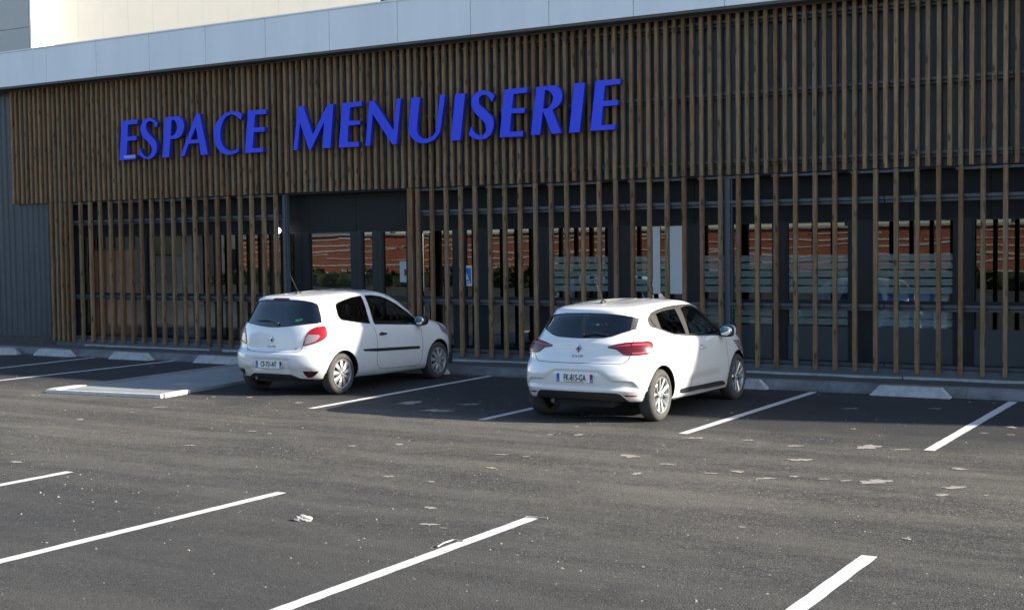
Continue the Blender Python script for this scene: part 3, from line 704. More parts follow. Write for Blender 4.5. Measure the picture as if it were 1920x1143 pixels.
    def tilt_at(v): a, b = rear(0.03, v-.03, 0), rear(0.03, v+.03, 0); return -math.atan2(b.y-a.y, b.z-a.z)
    pz = D['plate'][1][2]; pp = rear(0, pz, .012)
    ys = min(rear(x, z, .008).y for x in (-.24, 0, .24) for z in (pz-.05, pz, pz+.05))
    build_plate(car, D['plate'][0], (-.01, ys, pz), 0, 'red')
    ez = .852 if old else .932; e = rear(0, ez, .004); lozenge(car, e, .036 if old else .044, .050 if old else .064, tilt_at(ez))
    tzz = .745 if old else .833; p = rear(0, tzz, .006); t_ = math.pi/2+tilt_at(tzz)
    text_obj('model_badge', 'C L I O', .040 if old else .042, M['ink'], car, p, 1.15, (t_, 0, 0))
    if old:
        p = rear(.45, .716, .006); text_obj('model_badge', 'dCi', .036, M['ink'], car, p, 1.1, (t_, 0, .12))
        p = rear(.43, 1.142, .0); st = MB().box(-.05, .02, -.001, .001, -.02, .02); st.box(.025, .065, -.001, .001, -.005, .028); st = st.build('window_sticker', M['green'], car); st.location = p+Vector((0, -.004, 0)); st.rotation_euler = (tilt_at(1.142), 0, .18)
    return car

LETTERS = [
    ('E', [[(-22.742, 5.146), (-22.234, 5.154), (-22.248, 5.059), (-22.548, 5.053), (-22.57, 4.788), (-22.286, 4.789), (-22.292, 4.7), (-22.578, 4.695), (-22.612, 4.365), (-22.318, 4.369), (-22.333, 4.276), (-22.842, 4.27)]]),
    ('S', [[(-21.617, 5.041), (-21.706, 5.102), (-21.78, 5.142), (-21.878, 5.168), (-21.987, 5.154), (-22.082, 5.095), (-22.138, 5.003), (-22.147, 4.897), (-22.117, 4.8), (-22.044, 4.725), (-21.946, 4.648), (-21.865, 4.573), (-21.818, 4.488), (-21.821, 4.417), (-21.865, 4.348), (-21.941, 4.31), (-22.024, 4.32), (-22.106, 4.383), (-22.151, 4.444), (-22.157, 4.507), (-22.191, 4.458), (-22.224, 4.376), (-22.142, 4.319), (-22.043, 4.279), (-21.926, 4.258), (-21.809, 4.28), (-21.724, 4.341), (-21.671, 4.421), (-21.659, 4.527), (-21.681, 4.623), (-21.745, 4.697), (-21.842, 4.773), (-21.923, 4.848), (-21.97, 4.922), (-21.984, 5.006), (-21.949, 5.063), (-21.881, 5.092), (-21.798, 5.084), (-21.733, 5.039), (-21.703, 4.954), (-21.662, 4.952)]]),
    ('P', [[(-21.387, 5.147), (-21.026, 5.151), (-20.93, 5.125), (-20.86, 5.057), (-20.823, 4.961), (-20.834, 4.858), (-20.877, 4.767), (-20.952, 4.701), (-21.058, 4.666), (-21.245, 4.661), (-21.295, 4.272), (-21.498, 4.269)], [(-21.194, 5.077), (-21.142, 5.079), (-21.078, 5.046), (-21.039, 4.986), (-21.025, 4.915), (-21.044, 4.835), (-21.103, 4.768), (-21.169, 4.736), (-21.234, 4.722)]]),
    ('A', [[(-20.456, 5.164), (-20.353, 5.161), (-20.132, 4.276), (-20.341, 4.273), (-20.385, 4.538), (-20.7, 4.535), (-20.828, 4.278), (-20.949, 4.272)], [(-20.476, 4.883), (-20.405, 4.611), (-20.638, 4.617)]]),
    ('C', [[(-19.13, 5.076), (-19.227, 5.121), (-19.348, 5.148), (-19.485, 5.149), (-19.623, 5.112), (-19.764, 5.036), (-19.859, 4.95), (-19.925, 4.84), (-19.947, 4.715), (-19.94, 4.578), (-19.898, 4.45), (-19.815, 4.354), (-19.709, 4.281), (-19.603, 4.25), (-19.45, 4.242), (-19.266, 4.288), (-19.248, 4.385), (-19.356, 4.326), (-19.463, 4.32), (-19.569, 4.348), (-19.66, 4.404), (-19.726, 4.487), (-19.762, 4.591), (-19.762, 4.705), (-19.739, 4.829), (-19.69, 4.94), (-19.61, 5.032), (-19.502, 5.079), (-19.395, 5.081), (-19.29, 5.04), (-19.208, 4.979), (-19.174, 4.96)]]),
    ('E', [[(-18.963, 5.138), (-18.455, 5.133), (-18.469, 5.036), (-18.772, 5.04), (-18.809, 4.776), (-18.517, 4.768), (-18.53, 4.676), (-18.819, 4.681), (-18.866, 4.347), (-18.569, 4.341), (-18.578, 4.255), (-19.078, 4.256)]]),
    ('M', [[(-17.6, 5.143), (-17.465, 5.136), (-17.23, 4.545), (-16.83, 5.13), (-16.685, 5.125), (-16.784, 4.251), (-16.982, 4.257), (-16.932, 4.786), (-17.29, 4.241), (-17.339, 4.242), (-17.563, 4.807), (-17.643, 4.253), (-17.751, 4.253)]]),
    ('E', [[(-16.453, 5.126), (-15.968, 5.128), (-15.979, 5.036), (-16.261, 5.028), (-16.298, 4.764), (-16.016, 4.754), (-16.031, 4.679), (-16.318, 4.669), (-16.344, 4.345), (-16.059, 4.335), (-16.068, 4.24), (-16.568, 4.247)]]),
    ('N', [[(-15.782, 5.122), (-15.669, 5.12), (-15.202, 4.506), (-15.118, 5.121), (-15.015, 5.124), (-15.136, 4.241), (-15.237, 4.239), (-15.705, 4.864), (-15.784, 4.247), (-15.895, 4.247)]]),
    ('U', [[(-14.767, 5.115), (-14.56, 5.114), (-14.611, 4.812), (-14.645, 4.556), (-14.638, 4.458), (-14.6, 4.381), (-14.528, 4.328), (-14.437, 4.313), (-14.345, 4.329), (-14.266, 4.368), (-14.213, 4.434), (-14.185, 4.518), (-14.097, 5.125), (-13.981, 5.122), (-14.095, 4.492), (-14.149, 4.378), (-14.228, 4.296), (-14.346, 4.244), (-14.478, 4.226), (-14.609, 4.243), (-14.727, 4.307), (-14.805, 4.403), (-14.836, 4.512), (-14.82, 4.663)]]),
    ('I', [[(-13.749, 5.117), (-13.525, 5.117), (-13.649, 4.245), (-13.857, 4.242)]]),
    ('S', [[(-12.871, 5.024), (-12.946, 5.086), (-13.032, 5.123), (-13.131, 5.138), (-13.23, 5.127), (-13.318, 5.076), (-13.376, 5.001), (-13.384, 4.897), (-13.36, 4.812), (-13.299, 4.724), (-13.213, 4.645), (-13.127, 4.567), (-13.079, 4.491), (-13.068, 4.407), (-13.093, 4.346), (-13.15, 4.313), (-13.218, 4.311), (-13.293, 4.341), (-13.354, 4.403), (-13.378, 4.472), (-13.403, 4.474), (-13.456, 4.335), (-13.394, 4.284), (-13.307, 4.248), (-13.195, 4.228), (-13.083, 4.241), (-12.983, 4.298), (-12.92, 4.399), (-12.9, 4.502), (-12.911, 4.596), (-12.953, 4.661), (-13.038, 4.739), (-13.123, 4.812), (-13.197, 4.874), (-13.221, 4.938), (-13.214, 5.001), (-13.157, 5.049), (-13.082, 5.056), (-13.021, 5.029), (-12.973, 4.974), (-12.937, 4.914)]]),
    ('E', [[(-12.652, 5.122), (-12.16, 5.127), (-12.17, 5.033), (-12.463, 5.023), (-12.5, 4.764), (-12.218, 4.758), (-12.231, 4.667), (-12.514, 4.675), (-12.549, 4.337), (-12.266, 4.336), (-12.277, 4.237), (-12.773, 4.248)]]),
    ('R', [[(-11.971, 5.12), (-11.605, 5.122), (-11.521, 5.089), (-11.462, 5.022), (-11.437, 4.937), (-11.446, 4.854), (-11.489, 4.783), (-11.562, 4.725), (-11.647, 4.683), (-11.459, 4.257), (-11.659, 4.249), (-11.842, 4.675), (-11.909, 4.25), (-12.1, 4.255)], [(-11.795, 5.051), (-11.74, 5.044), (-11.68, 5.006), (-11.638, 4.951), (-11.63, 4.887), (-11.652, 4.815), (-11.695, 4.755), (-11.756, 4.717), (-11.836, 4.713)]]),
    ('I', [[(-11.183, 5.127), (-10.971, 5.121), (-11.089, 4.252), (-11.306, 4.253)]]),
    ('E', [[(-10.756, 5.141), (-10.264, 5.135), (-10.276, 5.049), (-10.572, 5.038), (-10.609, 4.776), (-10.318, 4.771), (-10.334, 4.68), (-10.616, 4.679), (-10.654, 4.346), (-10.368, 4.35), (-10.38, 4.261), (-10.871, 4.26)]]),
]
# ------------------------------------------------------------------ ground, kerb, markings
YS = 20.98          # front of the timber slats
SP = .16564; X0 = -26.74
def struct(name, mb, m, **k):
    o = mb.build(name, m, **k); o['kind'] = 'structure'; return o
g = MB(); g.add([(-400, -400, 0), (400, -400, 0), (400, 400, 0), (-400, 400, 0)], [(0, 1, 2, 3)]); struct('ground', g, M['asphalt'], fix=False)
def quad(m, pts, z): m.add([(x, y, z) for x, y in pts], [(0, 1, 2, 3)])
def worn_line(xa, ya, xb, yb, w=.118):
    m = MB(); n = 40; vs = []
    dx, dy = xb-xa, yb-ya; L = math.hypot(dx, dy); nx, ny = dy/L, -dx/L
    for i in range(n+1):
        t = i/n; a = w/2+random.uniform(-.004, .003); b = w/2+random.uniform(-.004, .003)
        vs += [(xa+dx*t-nx*a, ya+dy*t-ny*a, .004), (xa+dx*t+nx*b, ya+dy*t+ny*b, .004)]
    m.add(vs, [(2*i, 2*i+1, 2*i+3, 2*i+2) for i in range(n)])
    struct('parking_line', m, M['line'], fix=False)
K = 2.2
for xa, ya, xb, yb in [(-2.797, 6.387, -2.80, 8.583), (-1.516, 6.386, -1.52, 8.577), (-5.34, 6.386, -5.41, 8.777), (-4.07, 6.39, -4.09, 8.62),
                       (-9.64, 6.39, -9.85, 8.606), (-8.79, 6.39, -8.83, 8.646), (-.27, 6.38, -.26, 8.58), (.98, 6.38, .99, 8.58), (-11.2, 6.39, -11.3, 8.6),
                       (-4.80, 1.95, -4.81, 4.046), (-3.62, 1.95, -3.597, 4.106), (-2.42, 1.95, -2.42, 4.143), (-1.17, 1.95, -1.167, 4.138), (.05, 1.95, .05, 4.14), (-6.05, 1.95, -6.05, 4.04), (-7.3, 1.95, -7.3, 4.04)]:
    worn_line(xa*K, ya*K, xb*K, yb*K)
# kerb with a sloping face, its stones, the soil strip and the thin light edging strip
prof = [(18.98, -.02), (19.0, .035), (19.10, .115), (19.16, .13), (19.32, .132), (19.34, -.02)]
def kerb_stone(xa, xb, yofs=0., rz=0.):
    m = MB(); vs = [(xa, y, z) for y, z in prof]+[(xb, y, z) for y, z in prof]; n = len(prof)
    m.add(vs, [(i, i+1, n+i+1, n+i) for i in range(n-1)]+[tuple(range(n-1, -1, -1)), tuple(range(n, 2*n))])
    return struct('kerb', m, M['kerb'])
x = -40.
while x < 12:
    if not (-17.25 < x < -15.3): kerb_stone(x, min(x+.995, 12))
    x += 1.0
so2 = MB(); nx_, ny_ = 130, 8
for i in range(nx_+1):
    for j in range(ny_+1):
        X = -45+58*i/nx_; Y = 19.335+1.82*j/ny_
        so2.v.append((X, Y, .115-.10*(j/ny_)+random.uniform(-.012, .014)))
for i in range(nx_):
    for j in range(ny_): a = i*(ny_+1)+j; so2.f.append((a, a+ny_+1, a+ny_+2, a+1)); so2.mi.append(0)
so2.build('soil_strip', M['gravel'], smooth=False, fix=False)['kind'] = 'structure'
ed = MB(); x = -24.4
while x < 6:
    L = random.choice((3.9, 4.0, 5.2)); ed.box(x, x+L-.03, 21.045, 21.062, 0, .062+random.uniform(-.005, .006)); x += L+(.35 if random.random() < .3 else 0)
struct('edging_strip', ed, M['concrete'])
# raised access slab on the left with painted front lip
rp = [(-16.72, 13.86), (-14.66, 14.10), (-15.45, 19.0), (-17.16, 19.0)]
m = MB(); m.prism(rp, 0, .05); struct('access_slab', m, M['slab'])
m = MB(); m.prism([(-16.90, 13.9), (-16.77, 13.9), (-17.21, 19.0), (-17.35, 19.0)], 0, .062); struct('slab_edge_kerb', m, M['slab'], bevel=.006)
m = MB(); m.prism([(-16.92, 13.80), (-14.64, 14.04), (-14.65, 14.10), (-16.93, 13.86)], 0, .057); m.prism([(-16.94, 13.87), (-16.76, 13.885), (-16.82, 14.45), (-16.99, 14.45)], 0, .066); m.prism([(-14.74, 14.105), (-14.63, 14.12), (-14.73, 14.75), (-14.84, 14.74)], 0, .062)
struct('painted_slab_lip', m, M['line'], bevel=.008)
# ------------------------------------------------------------------ wheel stops
def wheel_stop(cx, cy, L, label, rz=0.):
    h = .15; a = L/2; vs = [(-a, -.09, 0), (a, -.09, 0), (a, .11, 0), (-a, .11, 0), (-a+.12, -.035, h), (a-.12, -.035, h), (a-.12, .055, h), (-a+.12, .055, h), (-a, -.09, .012), (a, -.09, .012), (a, .11, .012), (-a, .11, .012)]
    m = MB(); m.add(vs, [(0, 3, 2, 1), (4, 5, 6, 7), (0, 1, 9, 8), (1, 2, 10, 9), (2, 3, 11, 10), (3, 0, 8, 11), (8, 9, 5, 4), (9, 10, 6, 5), (10, 11, 7, 6), (11, 8, 4, 7)])
    o = m.build('wheel_stop', M['concrete'], bevel=.01); o.location = (cx, cy, .002); o.rotation_euler = (0, 0, rz)
    tag(o, label, 'wheel stop', 'concrete wheel stops along the kerb')
wheel_stop(-4.74, 18.86, 1.12, 'pale concrete wheel stop right of the newer car, between two bay lines')
wheel_stop(-7.45, 18.92, 1.12, 'concrete wheel stop touching the front tyre of the newer hatchback')
wheel_stop(-13.30, 19.12-.2, 1.15, 'concrete wheel stop at the front wheel of the three door hatchback')
wheel_stop(-18.10, 18.88, 1.20, 'concrete wheel stop beside the raised slab, partly behind the three door car')
wheel_stop(-20.50, 18.86, 1.15, 'concrete wheel stop between the slab and the nearest left bay line')
wheel_stop(-22.80, 18.84, 1.15, 'concrete wheel stop beneath the dense slats at the left end')
wheel_stop(-24.55, 18.45, 1.5, 'concrete stop turned askew at the left edge of the picture', R_(28))

# ------------------------------------------------------------------ commercial building
bld = empty('commercial_building', (-13, 21, 0))
tag(bld, 'long low shop front with timber slats over dark glazing and a pale fascia', 'building')
OFF = Vector((13, -21, 0))
def part(mb, name, m, parent=None, **k):
    mb.v = [(x+13, y-21, z) for x, y, z in mb.v] if parent is None else mb.v
    return mb.build(name, m, bld if parent is None else parent, **k)
# slats
def slat_mesh(name, h):
    m = MB(); m.box(0, .064, 0, .082, 0, h); o = m.build(name, M['wood'], None, bevel=.004); me = o.data; bpy.data.objects.remove(o); return me
up_me = slat_mesh('long_slat', 2.80); lo_me = slat_mesh('short_slat', 3.255)
def put_slat(me, x, z):
    o = bpy.data.objects.new('slat', me); link(o, bld)
    o.location = (x+13+random.uniform(-.004, .004), YS-21+random.uniform(-.002, .002), z); o.rotation_euler = (0, random.uniform(-.0009, .0009), 0)
for i in range(198): put_slat(up_me, X0+i*SP, 3.392+random.uniform(-.006, .004))
lower = [8, 9, 10, 11, 12]+list(range(14, 52, 2))+list(range(72, 198, 2))
for i in lower: put_slat(lo_me, X0+i*SP, .125+random.uniform(-.006, .006))
m = MB(); m.box(-15.02, -14.905, YS+.005, YS+.12, .12, 3.385); part(m, 'entrance_post', M['wood'])
# rails behind the slats, in lengths with small brackets
def rails(z, h, x0, x1, m_, y0=YS+.0835, d=.045, seg=4.6):
    x = x0
    while x < x1:
        xe = min(x+seg, x1); r = MB(); r.box(x, xe-.02, y0, y0+d, z-h/2, z+h/2); r.box(x, xe-.02, y0+d, y0+d+.03, z-h/2-.055, z-h/2-.012)
        part(r, 'rail', m_); x = xe
XR = X0+198*SP
for z in (5.985, 4.765, 3.615): rails(z, .05, X0, XR, M['rail'])
for a, b in ((-25.4, -18.3), (-14.9, XR)):
    rails(2.925, .05, a, b, M['rail']); rails(1.19, .05, a, b, M['rail']); rails(.235, .05, a, b, M['rail'])
x = -25.2
while x < XR:
    if not -18.4 < x < -15: r = MB(); r.box(x, x+1.02, YS+.0835, YS+.0905, 3.325, 3.365); part(r, 'rail', M['rail'])
    x += random.choice((1.33, 1.33, 1.66))
clips = MB()
for i in range(198):
    for z in (5.985, 4.765, 3.615): clips.box(X0+i*SP+.064, X0+i*SP+.082, YS+.05, YS+.083, z-.015, z+.02)
for i in lower:
    for z in (2.925, 1.19): clips.box(X0+i*SP+.064, X0+i*SP+.085, YS+.05, YS+.083, z-.02, z+.025)
o = part(clips, 'clips', M['rail']); o['kind'] = 'stuff'
# fascia panels, coping, soffit trim
k = 0; x = -25.0-1.675*6
while x < 9:
    m = MB(); m.box(x+.006, x+1.669, 20.66, 20.70, 6.165, 6.962); part(m, 'fascia_panel', M['fascia'], bevel=.002); x += 1.675
m = MB(); m.box(-35.1, 9.2, 20.702, 20.78, 6.17, 6.955); part(m, 'fascia_backing', M['dark'])
m = MB(); m.box(-35.1, 9.2, 20.645, 21.3, 6.964, 6.995); part(m, 'coping', M['fascia'])
m = MB(); m.box(-35.1, 9.2, 20.672, 20.975, 6.118, 6.163); m.box(-35.1, 9.2, 20.95, 20.972, 6.09, 6.117); part(m, 'soffit_trim', M['trim'])
# profiled cladding behind the upper slats and on the left
def ribs(xa, xb, y, z0, z1, pitch=.25, deep=.035, top=.55):
    m = MB(); pts = []; x = xa
    while x < xb:
        pts += [(x, y), (x+pitch*.12, y-deep), (x+pitch*top, y-deep), (x+pitch*(top+.12), y)]; x += pitch
    pts.append((xb, y)); n = len(pts)
    m.add([(px, py, z0) for px, py in pts]+[(px, py, z1) for px, py in pts], [(i, i+1, n+i+1, n+i) for i in range(n-1)]); return m
x = -26.7
while x < XR-.2:
    xe = x+3.996; part(ribs(x, xe, 21.26, 3.40, 6.6, .333), 'cladding_sheet', M['cladding'], fix=False); x = xe
part(ribs(-35, -26.72, 21.12, .19, 6.6, .2, .03), 'cladding_sheet', M['cladding'], fix=False)
part(ribs(-26.72, -25.47, 21.12, .19, 3.42, .2, .03), 'cladding_sheet', M['cladding'], fix=False)
m = MB(); m.box(-26.73, -25.4, 21.13, 21.25, 3.2, 3.46); m.box(-25.47, -25.40, 21.0, 21.3, .19, 3.39); part(m, 'cladding_trim', M['frame'])
m = MB(); m.box(-35, -25.40, 21.10, 21.6, -.02, .185); part(m, 'footing', M['browncon'])
m = MB(); m.box(-25.40, XR, 21.075, 21.62, -.02, .188); part(m, 'plinth', M['plinth'], bevel=.006)
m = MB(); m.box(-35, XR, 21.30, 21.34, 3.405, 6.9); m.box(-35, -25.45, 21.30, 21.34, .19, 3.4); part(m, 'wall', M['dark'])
m = MB(); m.box(-25.45, XR, 21.20, 24.4, 3.36, 3.40); part(m, 'soffit', M['soffit'])
m = MB(); m.box(-35, -21.5, 21.0, 23.9, 6.60, 6.70); m.box(-21.499, 12, 21.0, 33.9, 6.60, 6.70); m.box(-35, -34.9, 21.3, 23.9, 0, 6.6); m.box(11.9, 12, 21.3, 34, 0, 6.6); m.box(-21.5, 12, 33.9, 34, 0, 6.7); part(m, 'roof', M['dark'])
m = MB(); m.box(XR+.02, 12, 21.3, 21.4, 0, 6.59); part(m, 'wall', M['darkpanel'])
# unseen rooftop block, added above the parapet to cast the shadow edge
m = MB(); m.box(-7.5, 22, 22.6, 40, 6.72, 12.2); part(m, 'added_shadow_block', M['greypanel'])
# steel posts
for xa, xb in ((-18.315, -18.19), (-8.455, -8.30), (1.5, 1.65)):
    m = MB(); m.box(xa, xb, 21.10, 21.19, .19, 3.36); m.box(xa+.03, xb-.03, 21.07, 21.10, .19, 3.36); part(m, 'steel_post', M['steel'], bevel=.003)
# glazing: frames, panes, film
YG = 21.5
wins = [(-24.95, -22.85, 0), (-22.75, -20.60, 0), (-20.50, -18.55, 0), (-18.45, -18.30, 0), (-17.94, -16.79, 1), (-16.53, -16.23, 0), (-16.0, -15.38, 1), (-15.06, -14.26, 1), (-14.01, -13.74, 0),
        (-13.47, -12.35, 0), (-12.07, -10.84, 2), (-10.40, -9.34, 2), (-9.06, -7.70, 2), (-7.48, -6.39, 2), (-5.97, -4.70, 2), (-4.43, -3.20, 0), (-2.9, -1.8, 2), (-1.45, -.25, 2), (.1, 1.35, 0), (1.8, 3.0, 2), (3.4, 4.6, 0)]
zt = 2.585
edges = [-25.40]+[v for w in wins for v in w[:2]]+[XR]
for i in range(0, len(edges), 2):
    m = MB(); m.box(edges[i], edges[i+1], YG-.035, YG+.06, .19, zt)
    if edges[i+1]-edges[i] > .15: m.box((edges[i]+edges[i+1])/2-.004, (edges[i]+edges[i+1])/2+.004, YG-.038, YG-.0352, .19, zt)
    part(m, 'mullion', M['frame'])
x = -25.4
while x < XR-.1:
    xe = min(x+1.25, XR); m = MB(); m.box(x+.004, xe-.004, YG-.03, YG+.05, zt+.004, 3.358); part(m, 'header_panel', M['header']); x = xe
film_me = {}
for wi, (a, b, kind) in enumerate(wins):
    fr = MB(); y0, y1 = YG-.028, YG+.05
    def bar(z0, z1, yy=0): fr.box(a+.002, b-.002, y0-yy, y1, z0, z1)
    bar(.19, .245); bar(zt-.035, zt-.001)
    if b-a > .2:
        bar(1.145, 1.255, .006); fr.box(a+.002, a+.03, y0, y1, .246, zt-.036); fr.box(b-.03, b-.002, y0, y1, .246, zt-.036)
    o = part(fr, 'window', M['frame'])
    zl = .82 if kind == 2 or wi > 14 else .246
    if kind == 2 or wi > 14:
        q = MB(); q.box(a+.03+13, b-.03+13, YG-.02-21, YG+.02-21, .247, .818); q.build('solid_panel', M['darkpanel'], o)
    for z0, z1 in (((zl, 1.144), (1.256, zt-.036)) if b-a > .2 else ((.246, zt-.036),)):
        e_ = .031 if b-a > .2 else .002; q = MB(); q.add([(a+e_+13, YG+.004-21, z0), (b-e_+13, YG+.004-21, z0), (b-e_+13, YG+.004-21, z1), (a+e_+13, YG+.004-21, z1)], [(0, 1, 2, 3)]); q.build('pane', M['glass'], o, fix=False)
    if kind == 2:
        z = .845; stepz = .133
        while z < 2.02:
            if not (1.10 < z+.05 < 1.27) and (z+.114 < 1.144 or z > 1.255):
                q = MB(); q.add([(a+.04+13, YG+.001-21, z), (b-.04+13, YG+.001-21, z), (b-.04+13, YG+.001-21, z+.106), (a+.04+13, YG+.001-21, z+.106)], [(0, 1, 2, 3)]); q.build('film_strip', M['frostfilm'], o, fix=False)
            z += stepz
# door pull bars at the entrance
for x_ in (-15.20, -15.12):
    pass
h = MB(); h.tube((-14.93, 21.40, 1.35), (-14.93, 21.40, 2.5), .013, n=8); h.tube((-14.93, 21.40, .45), (-14.93, 21.40, 1.05), .013, n=8)
for z in (1.4, 2.45, .5, 1.0): h.tube((-14.93, 21.40, z), (-14.93, 21.47, z), .008, n=6)
part(h, 'door_pull', M['chrome'])
for k in range(7): q = MB(); q.box(-13.66, -13.62, 21.495, 21.502, 1.42+k*.14, 1.46+k*.14); part(q, 'safety_mark', M['white'])
# interior
m = MB(); m.box(-25.4, XR, 21.6, 30, .15, .19); part(m, 'showroom_floor', M['floor'])
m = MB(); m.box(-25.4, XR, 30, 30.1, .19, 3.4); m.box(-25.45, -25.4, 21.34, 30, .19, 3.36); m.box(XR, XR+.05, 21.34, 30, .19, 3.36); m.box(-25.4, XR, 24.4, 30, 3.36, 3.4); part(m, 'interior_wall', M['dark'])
for xa, xb in ((-9.97, -9.83), (-9.72, -9.37)):
    m = MB(); m.box(xa, xb, 21.485, 21.495, 1.34, 2.545); part(m, 'white_board', M['boardw'])  # white boards added in place of bright reflections in the glass
def thing(mb, name, m_, label, cat, **k): return tag(mb.build(name, m_, **k), label, cat)
d = empty('interior_door', (-23.85, 21.66, .19)); tag(d, 'orange brown door seen through the slats near the left end', 'door')
MB().box(-1.0, .55, 0, .05, 0, 2.05).build('door_leaf', M['doorwood'], d); MB().box(-1.06, .61, .052, .10, 0, 2.1).build('door_frame', M['darkpanel'], d); MB().tube((.45, -.04, 1.0), (.45, -.04, 1.15), .012).build('handle', M['chrome'], d)
dk = empty('reception_desk', (-21.5, 22.1, .19)); tag(dk, 'pale reception desk standing inside behind the left slats', 'desk')
MB().box(-1.1, .95, 0, .04, .28, .75).build('front_board', M['inwall'], dk); MB().box(-1.15, 1.0, -.05, .6, .76, .80).build('desk_top', M['inwall'], dk); MB().box(-1.1, -1.05, .045, .6, 0, .755).build('leg', M['greypanel'], dk); MB().box(.9, .95, .045, .6, 0, .755).build('leg', M['greypanel'], dk)
mo = empty('monitor', (-21.4, 22.3, .99)); tag(mo, 'dark computer monitor standing on the reception desk', 'monitor')
MB().box(-.30, .30, 0, .03, .12, .48).build('screen', M['gloss'], mo); MB().box(-.03, .03, .03, .06, .01, .3).build('stand', M['black'], mo); MB().box(-.12, .12, -.06, .12, 0, .012).build('base', M['black'], mo)
wl = MB(); wl.box(-22.75, -21.9, 22.3, 22.4, .19, 2.9); part(wl, 'partition', M['inwall'])
dc = empty('display_counter', (-5.3, 21.9, .19)); tag(dc, 'blue rounded display counter with a white end, inside behind the right hand glass', 'counter')
def rounded(x0, x1, z0, z1, y0, y1, r):
    pf = [(y0, z0), (y1, z0)]+[(y1-r+r*math.sin(1.5708*(1-i/6)), z1-r+r*math.cos(1.5708*(1-i/6))) for i in range(7)]+[(y0+r-r*math.sin(1.5708*i/6), z1-r+r*math.cos(1.5708*i/6)) for i in range(7)]
    m = MB(); n = len(pf); m.add([(x0, y, z) for y, z in pf]+[(x1, y, z) for y, z in pf], [tuple(range(n)), tuple(range(2*n-1, n-1, -1))]+[(i, (i+1) % n, n+(i+1) % n, n+i) for i in range(n)]); return m
rounded(-.95, .25, .55, 1.20, -.35, .25, .2).build('counter_body', M['counterblue'], dc); rounded(.252, .46, .55, 1.15, -.34, .24, .22).build('end_cap', M['white'], dc); MB().box(-.9, .4, -.25, .2, 0, .549).build('plinth', M['black'], dc)
# glowing globe added for a bright spot in the glass by the entrance
lm = empty('glow_globe', (-18.62, 21.3, 2.62)); tag(lm, 'small glowing white globe added for a bright spot in the glass left of the entrance', 'glow_spot')
g_ = MB(); ell(g_, (0, 0, 0), (.065, .065, .065), n=18, m=12); g_.build('globe', M['glow_spot'], lm, smooth=True); MB().tube((0, 0, .06), (0, 0, .74), .012).build('stem', M['black'], lm)
# notices on the glass
def notice(x, z, w, h, label, blue):
    o = empty('notice', (x, 21.49 if blue else 21.488, z)); tag(o, label, 'notice')
    MB().box(-w/2, w/2, -.002, .002, -h/2, h/2).build('sheet', M['boardw'] if blue else M['paper'], o)
    if blue:
        MB().box(-w/2+.02, w/2-.02, -.004, -.0022, -h/2+.05, h/2-.05).build('print_field', M['poster'], o)
        MB().add([(-.01, -.006, -.08), (-.01, -.006, .12), (-.10, -.006, -.08), (.01, -.006, -.08), (.01, -.006, .10), (.08, -.006, -.08)], [(0, 1, 2), (3, 5, 4)]).build('sail_picture', M['white'], o, fix=False)
        MB().box(-.11, .10, -.006, -.0042, -.13, -.11).build('printed_line', M['white'], o)
    else:
        MB().box(-.02, .12, -.004, -.0022, -.08, .05).build('print_field', M['ink'], o)
notice(-14.00, 1.66, .30, .40, 'blue notice with a white sail picture stuck on the glass', True)
notice(-15.45, 1.74, .26, .42, 'white notice with a dark symbol beside the entrance post', False)

# ------------------------------------------------------------------ sign letters
sign = empty('shop_sign', (-16.5, 20.83, 4.7)); tag(sign, 'blue raised letters ESPACE MENUISERIE mounted on the timber slats', 'sign')
YL = 20.83; DL = .10
for li, (ch, loops) in enumerate(LETTERS):
    L = []
    for lp in loops:
        pts = [Vector((x+16.5, z-4.7, 0)) for x, z in lp]
        L.append(pts)
    area = sum(L[0][i].x*L[0][(i+1) % len(L[0])].y-L[0][(i+1) % len(L[0])].x*L[0][i].y for i in range(len(L[0])))
    if ch in 'SCUPR':
        def sm(pts):
            out = []; n = len(pts)
            for i in range(n):
                p0, p1, p2, p3 = pts[i-1], pts[i], pts[(i+1) % n], pts[(i+2) % n]
                e0 = (p1-p0).normalized().dot((p2-p1).normalized()) if (p1-p0).length and (p2-p1).length else 1
                e1 = (p2-p1).normalized().dot((p3-p2).normalized()) if (p3-p2).length else 1
                out.append(p1)
                if e0 > .72 and e1 > .72 and (p2-p1).length < .25:
                    for t in (1/3, 2/3): out.append(.5*((2*p1)+(p2-p0)*t+(2*p0-5*p1+4*p2-p3)*t*t+(3*p1-p0-3*p2+p3)*t**3))
            return out
        L = [sm(p) for p in L]
    tris = tessellate_polygon(L); flat = [p for lp in L for p in lp]; n = len(flat)
    mb = MB(); front = [(p.x, 0, p.y) for p in flat]; back = [(p.x, DL, p.y) for p in flat]
    mb.add(front+back, [tuple(t) for t in tris], 0)
    mb.f += [tuple(n+i for i in t[::-1]) for t in tris]; mb.mi += [1]*len(tris)
    o = 0
    for lp in L:
        k = len(lp); mb.f += [(o+i, o+(i+1) % k, n+o+(i+1) % k, n+o+i) for i in range(k)]; mb.mi += [1]*k; o += k
    ob = mb.build('letter', [M['blue'], M['blueside']], sign)
    if li == 0: MB().add([(-.0+p[0], -.003, p[1]) for p in ((-16.5+10.33, 0),)], []) if False else None
fd = MB(); fd.box(-22.70+16.5, -22.33+16.5, -.003, -.001, 4.305-4.7, 4.375-4.7); fd.build('peeling_patch', M['bluefade'], sign)

